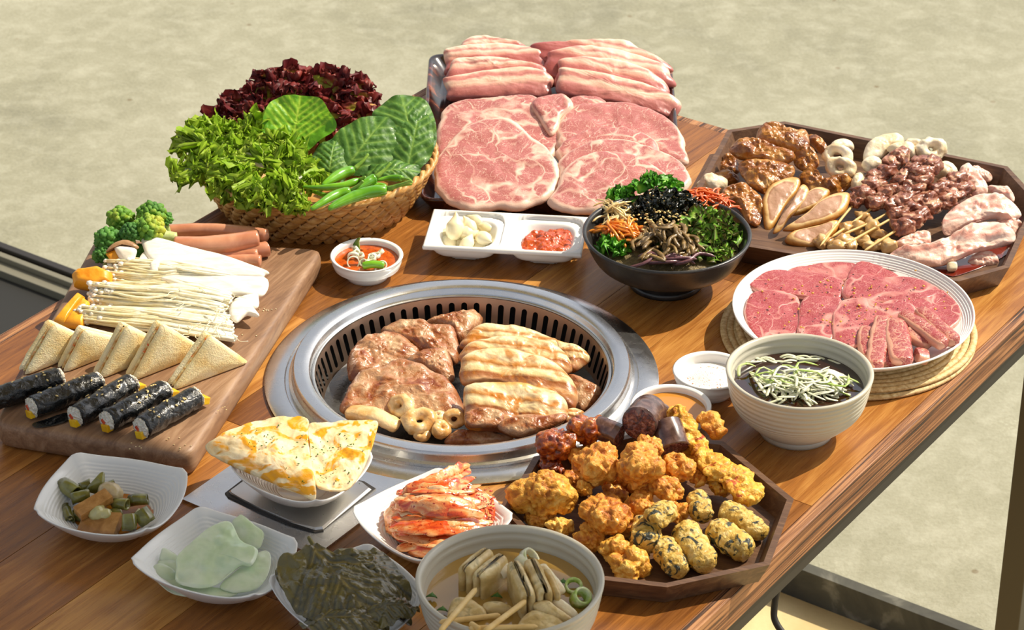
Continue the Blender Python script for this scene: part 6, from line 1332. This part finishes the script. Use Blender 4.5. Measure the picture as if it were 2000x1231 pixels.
for lb, a, L, W, H, az, dz in (('brown pickled radish stick lying across the peppers', (365, 528, .026), .034, .013, .006, 38, .5), ('square brown pickled radish slab at the front of the dish', (400, 630, .014), .036, .024, .006, -14, .25)):
    c = P3(7, *a); u = nrm(vec([math.cos(R(az)), math.sin(R(az)), dz * .4])); v = nrm(np.cross(vec([0, -.35, 1]), u)); w = np.cross(u, v)
    mk('radish_piece', boxG(c, u, v, w, L / 2, W / 2, H / 2 + .0015, .0016), M['konj'], label=lb, cat='radish', smooth=50, group='brown radish pieces in the leftmost dish')
mk('garlic_piece', blob(P3(7, 385, 572, .020), [(0, 0, 0, .0085), (.008, -.002, 0, .006)], amp=.0007, seed=3), M['pickin'], label='pale knobbly piece resting on the front radish slab', cat='pickle')
mk('onion_piece', blob(P3(7, 460, 475, .024), [(0, 0, 0, .010), (-.004, 0, .002, .009)], amp=.0006, seed=5), food('pickled_onion', [(0.3, C('#9a8458')), (0.7, C('#c8b488'))], scale=80, rough=.3, coat=.4), label='pale round pickled piece behind the brown stick', cat='pickle')

# ================================================================== radish sheets
n = NT('radish_sheet'); rd = n.ramp(n.noise(40, 3, .5), [(0.3, C('#bcd2a8')), (0.7, C('#dbe8cc'))]); n.bump(n.noise(120, 3, .3), .15, .001)
M['rsheet'] = n.fin(rd, .25, coat=.5, sss=.35, sssr=(.008, .010, .006))
RS = [('pale green radish sheet fanned out at the back right', [(1058, 612), (1085, 585), (1110, 575), (1165, 620), (1216, 662), (1212, 710), (1190, 745), (1120, 740), (1070, 680)], .034, 24, .003),
      ('radish sheet edge folded up at the back left', [(702, 760), (718, 740), (772, 768), (800, 800), (780, 830), (700, 805)], .026, 20, .002),
      ('radish sheet layer second at the left, below the small one', [(692, 800), (760, 800), (800, 830), (790, 870), (700, 850)], .023, 16, .002),
      ('radish sheet lowest, spread over the bottom of the dish', [(655, 870), (690, 850), (800, 890), (960, 940), (1080, 960), (1060, 982), (920, 990), (780, 975), (700, 925)], .019, 8, .0015),
      ('small round-ended radish sheet at the left', [(658, 850), (672, 826), (710, 820), (765, 850), (782, 880), (775, 905), (720, 905), (680, 895)], .022, 14, .002),
      ('folded radish sheet at the lower right', [(1000, 930), (1100, 840), (1200, 760), (1250, 770), (1245, 860), (1190, 940), (1100, 965), (1040, 960)], .024, 12, .003),
      ('largest pale green radish sheet draped over the middle of the pile', [(780, 790), (820, 740), (870, 700), (930, 650), (1000, 615), (1050, 612), (1075, 650), (1100, 700), (1150, 735), (1190, 760), (1160, 830), (1110, 830), (1050, 870), (980, 925), (900, 945), (820, 930), (775, 900), (780, 840)], .034, 16, .007)]
for i, (lb, pts, h, tl, dm) in enumerate(RS):
    slab('radish_sheet', lb, 'radish', 7, pts, h, tl, .0022, M['rsheet'], bump=.0034 if i == 6 else .0016, bf=26, edge=3, dome=dm, rings=26, nth=130, seed=160 + i, group='pale green radish sheets')

# ================================================================== perilla leaves
n = NT('perilla'); v = n.math('ADD', n.math('MULTIPLY', n.attr('s'), .62), n.math('MULTIPLY', n.noise(30, 4, 1.0), .55))
c = n.ramp(v, [(0.22, C('#a08c48')), (0.36, C('#665a28')), (0.58, C('#403c1c')), (0.85, C('#6a602c'))]); n.bump(n.noise(60, 4, 1.2), .8, .004); n.bump(n.noise(500, 2, .2), .25, .0006)
M['peri'] = n.fin(c, .3, coat=.5, coatr=.15, spec=.5)
PE = [('dark leaf at the right of the pile with yellowish puckered ribs', [(1500, 770), (1600, 735), (1720, 745), (1800, 735), (1850, 770), (1900, 860), (1960, 960), (1900, 1010), (1750, 960), (1600, 880)], .046, 18, (1560, 800), (1900, 960), .0030),
      ('dark leaf underneath at the lower left of the pile', [(1275, 880), (1300, 800), (1400, 860), (1480, 1000), (1500, 1130), (1440, 1100), (1360, 1030)], .036, 14, (1300, 820), (1460, 1120), .003),
      ('dark leaf at the front, partly below the picture edge', [(1400, 1060), (1600, 1040), (1800, 1060), (1840, 1120), (1700, 1170), (1500, 1160), (1420, 1110)], .038, 10, (1420, 1100), (1820, 1110), .003),
      ('dark leaf lying at the right edge beside the soup bowl', [(1750, 1010), (1900, 960), (1990, 1010), (1985, 1060), (1880, 1110), (1760, 1110)], .043, 10, (1760, 1060), (1990, 1040), .003),
      ('large crumpled dark leaf on top, its stem pointing up and back', [(1285, 800), (1330, 765), (1400, 745), (1445, 720), (1520, 745), (1620, 790), (1720, 830), (1830, 890), (1900, 960), (1960, 1050), (1900, 1100), (1760, 1110), (1600, 1120), (1480, 1110), (1390, 1060), (1320, 960), (1290, 880)], .048, 16, (1455, 725), (1760, 1120), .0042)]
for i, (lb, out, h, tl, st, tp, pk) in enumerate(PE):
    G = broad_leaf(7, out, h, tl, -90, st, tp, 40 + i, cup=-.012, puck=pk * .7)
    V = G[0]; cc = V.mean(0); rr_ = np.linalg.norm((V - cc)[:, :2], axis=1); V = V + Z3 * (.0040 * fbm(V * vec([30, 30, 30]), 70 + i, 2, True) + .0007 * fbm(V * 100, 80 + i, 2))[:, None] - Z3 * (.10 * np.clip(rr_ - .030, 0, 1) ** 1.0 * .6)[:, None]
    o = mk('perilla_leaf', (V,) + G[1:], M['peri'], label=lb + ', perilla in the dish', cat='leaf', group='dark perilla leaves')
    if i == 4: mk('stem', tube([P3(7, 1500, 790, .047), P3(7, 1468, 735, .052), P3(7, 1440, 686, .060)], lambda u: .0026 - .001 * u, 16, 8), food('perilla_stem', [(0.3, C('#5c5426')), (0.7, C('#837a3c'))], scale=80), o)

# ================================================================== fried pile
def crust(name, c1, c2, c3, c4, scale=42, rough=.5, coat=.1, spots=None, bump=.9):
    n = NT(name); a = n.noise(scale, 5, .6); b = n.voro(260, warp=.8); s = n.attr('s')
    v = n.math('ADD', n.math('MULTIPLY', a, .70), n.math('MULTIPLY', s, .32))
    c = n.ramp(v, [(0.34, c1), (0.46, c2), (0.58, c3), (0.72, c4)])
    for sp in (spots or []): c = n.mix(n.ramp(n.noise(sp[0], 4, 1.2), [(sp[1], 0.0), (sp[2], 1.0)]), c, sp[3])
    n.bump(n.noise(260, 5, .5), bump, .003); n.bump(b, .35, .001)
    return n.fin(c, rough, coat=coat, coatr=.2, sss=.08)
M['fry'] = crust('fried_chicken', C('#b46c14'), C('#d89428'), C('#eab044'), C('#f6cc6c'))
M['fryo'] = crust('fried_chicken_orange', C('#b06014'), C('#d48624'), C('#e6a038'), C('#f2bc58'))
M['glz'] = crust('glazed_chicken', C('#4c1606'), C('#84300c'), C('#ac5414'), C('#cc7c24'), rough=.22, coat=.8, bump=.6)
M['temp'] = crust('tempura', C('#c07010'), C('#e09c24'), C('#f0b83c'), C('#f6d070'), spots=[(60, .60, .66, C('#b84a10'))])
M['swf'] = crust('seaweed_fritter', C('#b88c30'), C('#d0a848'), C('#dcba64'), C('#e8cc88'), spots=[(85, .54, .60, C('#2c342c'))])
M['sund'] = food('blood_sausage_skin', [(0.3, C('#3a2320')), (0.5, C('#5a403a')), (0.7, C('#7c625a'))], scale=120, rough=.25, coat=.5, bump=.15, bs=160)
M['sundi'] = food('blood_sausage_filling', [(0.35, C('#34161a')), (0.5, C('#6a3430')), (0.68, C('#a87868'))], scale=260, rough=.35, coat=.4, bump=1.0, bs=330, bd=.003)
GRP = 'fried pieces piled on the octagonal tray'
def nug(name, label, cat, x, y, h, rx, ry, mt, seed, nb=5, amp=.0010, group=GRP, lvl=5, elong=None):
    r = (rx + ry) / 2 / 2.439 / 2080; rr = random.Random(seed); bl = [(0, 0, 0, r * .80)]
    for k in range(nb):
        a = 6.28 * k / nb + rr.uniform(-.5, .5); q = rr.uniform(.42, .60); bl.append((rx / (rx + ry) * 2 * r * q * math.cos(a), ry / (rx + ry) * 2 * r * q * math.sin(a) * .9, r * rr.uniform(-.15, .45), r * rr.uniform(.46, .64)))
    return mk(name, blob(P3(8, x, y, h), bl, res=lvl, seed=seed, amp=amp * 1.3, ff=330, fr2=.0026, f2=125), M[mt], label=label, cat=cat, group=group)
NG = [('chicken piece deep under the centre of the pile', 1060, 440, .014, 90, 60, 'fryo'), ('chicken piece deep at the left, under the glazed ones', 850, 440, .016, 90, 60, 'fryo'), ('chicken piece lying on the tray below the blood sausage', 1220, 360, .018, 90, 60, 'fryo'), ('chicken piece under the front row, beside the pale fritter', 1080, 660, .012, 70, 60, 'fryo'), ('glazed fried chicken piece, dark red, at the left edge of the pile', 740, 270, .036, 98, 92, 'glz'), ('glazed fried chicken piece at the back, topmost of the dark ones', 895, 200, .044, 95, 70, 'glz'), ('glazed chicken piece low at the left rim of the tray', 722, 388, .018, 72, 46, 'glz'),
      ('orange-red chicken piece between the glazed and golden ones', 860, 320, .026, 60, 55, 'fryo'), ('golden chicken piece with glaze on top, centre left of the pile', 935, 370, .046, 105, 110, 'fryo'),
      ('small round chicken piece right behind the big centre one', 1195, 285, .052, 60, 55, 'fryo'), ('largest round golden chicken piece in the centre of the pile', 1145, 375, .056, 108, 108, 'fryo'), ('chicken piece right of the centre one, golden orange', 1330, 375, .044, 80, 78, 'fryo'),
      ('chicken piece in front of the centre one', 1275, 480, .036, 75, 70, 'fryo'), ('chicken piece half hidden above the upper seaweed fritter', 1310, 590, .022, 52, 62, 'fryo'), ('chicken piece below the centre one', 1150, 550, .030, 72, 68, 'fryo'),
      ('wide golden chicken piece at the left of the pile', 690, 500, .034, 165, 88, 'fry'), ('knobbly end of the wide golden chicken piece', 880, 470, .036, 46, 30, 'fry'), ('chicken piece under the wide golden one', 660, 600, .016, 84, 55, 'fryo'), ('chicken piece low at the left, above the soup bowl', 765, 665, .014, 72, 44, 'fry'),
      ('shaded chicken piece deep in the middle of the pile', 1030, 520, .018, 62, 50, 'fryo'), ('golden orange chicken piece in the middle front', 975, 610, .030, 122, 92, 'fryo'), ('chicken piece low in front, partly shaded', 905, 720, .014, 72, 58, 'fryo'),
      ('craggy chicken strip at the front, upper part', 1035, 765, .016, 75, 66, 'fry'), ('craggy chicken strip lying flat at the very front of the tray', 1090, 855, .012, 118, 56, 'fry'), ('reddish chicken piece behind the pale fritter', 1160, 470, .016, 60, 60, 'fryo')]
for i, (lb, x, y, h, rx, ry, mt) in enumerate(NG): nug('fried_chicken', lb, 'fried chicken', x, y, h, rx, ry, mt, 300 + i, nb=6 if rx > 90 else 5)
def stick_lump(name, label, cat, pts, w, mt, seed, h, flat=.8, group=None, bump=.0016, wf=None):
    p = [P3(8, x, y, h + dz) for x, y, dz in pts]; L = sum(np.linalg.norm(np.array(p[i + 1]) - p[i]) for i in range(len(p) - 1)); r = w / 2.439 / 2080 / 2
    G = sweep(p, wf or (lambda u: r * (.85 + .15 * math.sin(u * 3.1))), (lambda u: (wf(u) if wf else r) * flat), 70, 44, sq=2.1, ends=.22, bump=0, seed=seed); V = np.asarray(G[0])
    cen = np.repeat(spline(p, 70), 44, 0); d = V - cen; d /= np.linalg.norm(d, axis=1)[:, None] + 1e-9; a = fbm(V * 130, seed, 2); b = fbm(V * 330, seed + 4, 3)
    V = V + d * (bump * a + .0007 * b)[:, None]; return mk(name, (V, G[1], b * .5 + .5, G[3]), M[mt], label=label, cat=cat, group=group)
SF = [('seaweed fritter leaning at the top of the group of six', [(1300, 575, .010), (1240, 600, .012), (1190, 640, .008)], 118, .028), ('pale seaweed fritter at the left of the group', [(1180, 640, .004), (1170, 690, .004), (1175, 760, 0)], 142, .020),
      ('seaweed fritter pointing toward the camera, front left', [(1245, 735, .003), (1290, 800, .002), (1345, 880, -.002)], 118, .016), ('seaweed fritter in the middle front, palest', [(1350, 655, .006), (1400, 740, .003), (1470, 850, -.001)], 138, .017),
      ('largest seaweed fritter at the right front', [(1480, 655, .006), (1570, 715, .003), (1670, 780, 0)], 138, .016), ('seaweed fritter at the far right, behind the largest', [(1530, 570, .006), (1630, 620, .003), (1740, 695, 0)], 112, .016), ('small yellow seaweed fritter standing behind the group', [(1410, 500, .008), (1430, 560, .004), (1450, 620, 0)], 112, .022)]
for i, (lb, p, w, h) in enumerate(SF): stick_lump('seaweed_fritter', lb, 'fritter', p, w, 'swf', 340 + i, h, .85, 'seaweed fritters on the octagonal tray')
TS = [('brown craggy tempura end at the far right back of the pile', [(1440, 130, .010), (1490, 160, .010), (1530, 225, .004)], 95, .034, 'fryo'), ('long yellow tempura strip rising highest at the right back', [(1325, 85, .030), (1370, 180, .022), (1420, 270, .014), (1480, 350, .006)], 92, .026, 'temp'),
      ('dark fried tempura bit below the long strip', [(1380, 340, .006), (1410, 400, .002), (1440, 460, 0)], 74, .024, 'fryo'), ('broad yellow tempura piece lying along the right side of the tray', [(1430, 300, .016), (1520, 380, .012), (1610, 440, .006), (1700, 540, 0)], 165, .022, 'temp'),
      ('thin tempura strip under the broad one', [(1340, 230, .012), (1400, 330, .010), (1480, 420, .004), (1560, 500, 0)], 90, .018, 'temp'), ('short tempura piece behind the long strip', [(1280, 115, .014), (1330, 130, .014), (1380, 150, .01)], 70, .034, 'temp')]
for i, (lb, p, w, h, mt) in enumerate(TS): stick_lump('tempura_strip', lb, 'tempura', p, w, mt, 360 + i, h, .42 if i in (3,) else .6, 'tempura strips on the octagonal tray', bump=.0036)
def sundae(a, b, w, label, i):
    r = w / 2.439 / 2080 / 2; A, B = P3(8, *a[:2], a[2]), P3(8, *b[:2], b[2]); d = nrm(B - A); t = thing('blood_sausage', label, 'blood sausage', (A + B) / 2 - Z3 * r, 'blood sausage pieces'); mm = np.array(Vector(-d).to_track_quat('Z', 'Y').to_matrix())
    mk('casing', sweep([A, (A + B) / 2 + Z3 * .0008, B], r, r, 30, 28, sq=2, ends=0, bump=.0005, bf=60, seed=i), M['sund'], t)
    G = lathe([(.0002, .0012), (r * .5, .0013), (r * .85, .0008), (r * .97, -.0004)], (0, 0, 0), 40, cap=False); V = G[0]; V = V + np.c_[V[:, 0] * 0, V[:, 1] * 0, .0009 * fbm(V * 300, i, 2)]
    mk('cut_face', (V @ mm.T + A,) + G[1:], M['sundi'], t)
    mk('cut_face', (V @ np.array(Vector(d).to_track_quat('Z', 'Y').to_matrix()).T + B,) + G[1:], M['sundi'], t)
sundae((1050, 225, .044), (945, 185, .046), 115, 'blood sausage piece lying at the left, cut face turned away', 1)
sundae((1170, 100, .052), (1250, 125, .040), 110, 'blood sausage piece behind, mostly hidden by the round cut face', 2)
sundae((1142, 165, .060), (1190, 105, .054), 166, 'blood sausage piece with its round cut face toward the camera', 3)
sundae((1310, 285, .040), (1270, 175, .052), 150, 'blood sausage piece standing at the right, casing showing', 4)
# bent rod under the table edge
mk('steel_rod', tube([P(1540, 1100, -.058), P(1533, 1117, -.068), P(1518, 1155, -.085), P(1512, 1190, -.102), P(1514, 1213, -.112), P(1532, 1240, -.122), P(1560, 1262, -.130)], .0032, 36, 10), M['black'], label='thin bent dark rod hanging below the table edge at the bottom', cat='rod')

# ================================================================== individual labels for alike neighbours in one group
from collections import defaultdict
grp = defaultdict(list)
for o in sc.objects:
    if o.parent is None and o.get('label') and o.get('group'): grp[(o['group'], o['label'])].append(o)
ORD = ['first', 'second', 'third', 'fourth', 'fifth', 'sixth', 'seventh', 'eighth', 'ninth', 'tenth', 'eleventh', 'twelfth']
def scr(o):
    me = o if o.type == 'MESH' else o.children[0]; bb = [Vector(b) for b in me.bound_box]; w = o.location + sum(bb, Vector()) / 8 - Vector(CP)
    x = w.x; d = w.y * math.cos(PITCH) - w.z * math.sin(PITCH); u = w.y * math.sin(PITCH) + w.z * math.cos(PITCH); return x / d, -u / d
SH = {'red lettuce leaves at the back of the basket': 'dark red ruffled lettuce leaf', 'frilly green leaves in the basket': 'bright green frilly leaf', 'garlic cloves in the left well': 'peeled garlic clove',
      'scallion rings in the small sauce dish': 'pale scallion ring', 'marinated mushroom pieces under the skewer sticks': 'tan mushroom piece'}
for (g, lb), os_ in grp.items():
    if len(os_) < 2: continue
    os_ = sorted(os_, key=lambda o: scr(o)[1]); rows = max(1, math.ceil(len(os_) / 8)); per = math.ceil(len(os_) / rows)
    for r_ in range(rows):
        for i, o in enumerate(sorted(os_[r_ * per:(r_ + 1) * per], key=lambda o: scr(o)[0])):
            rn = ['rearmost', 'second', 'third', 'fourth', 'fifth'][r_] + ' row from the back' if r_ else 'rearmost row'
            o['label'] = f"{SH.get(g, lb)}, {rn}, {ORD[i]} from the left"
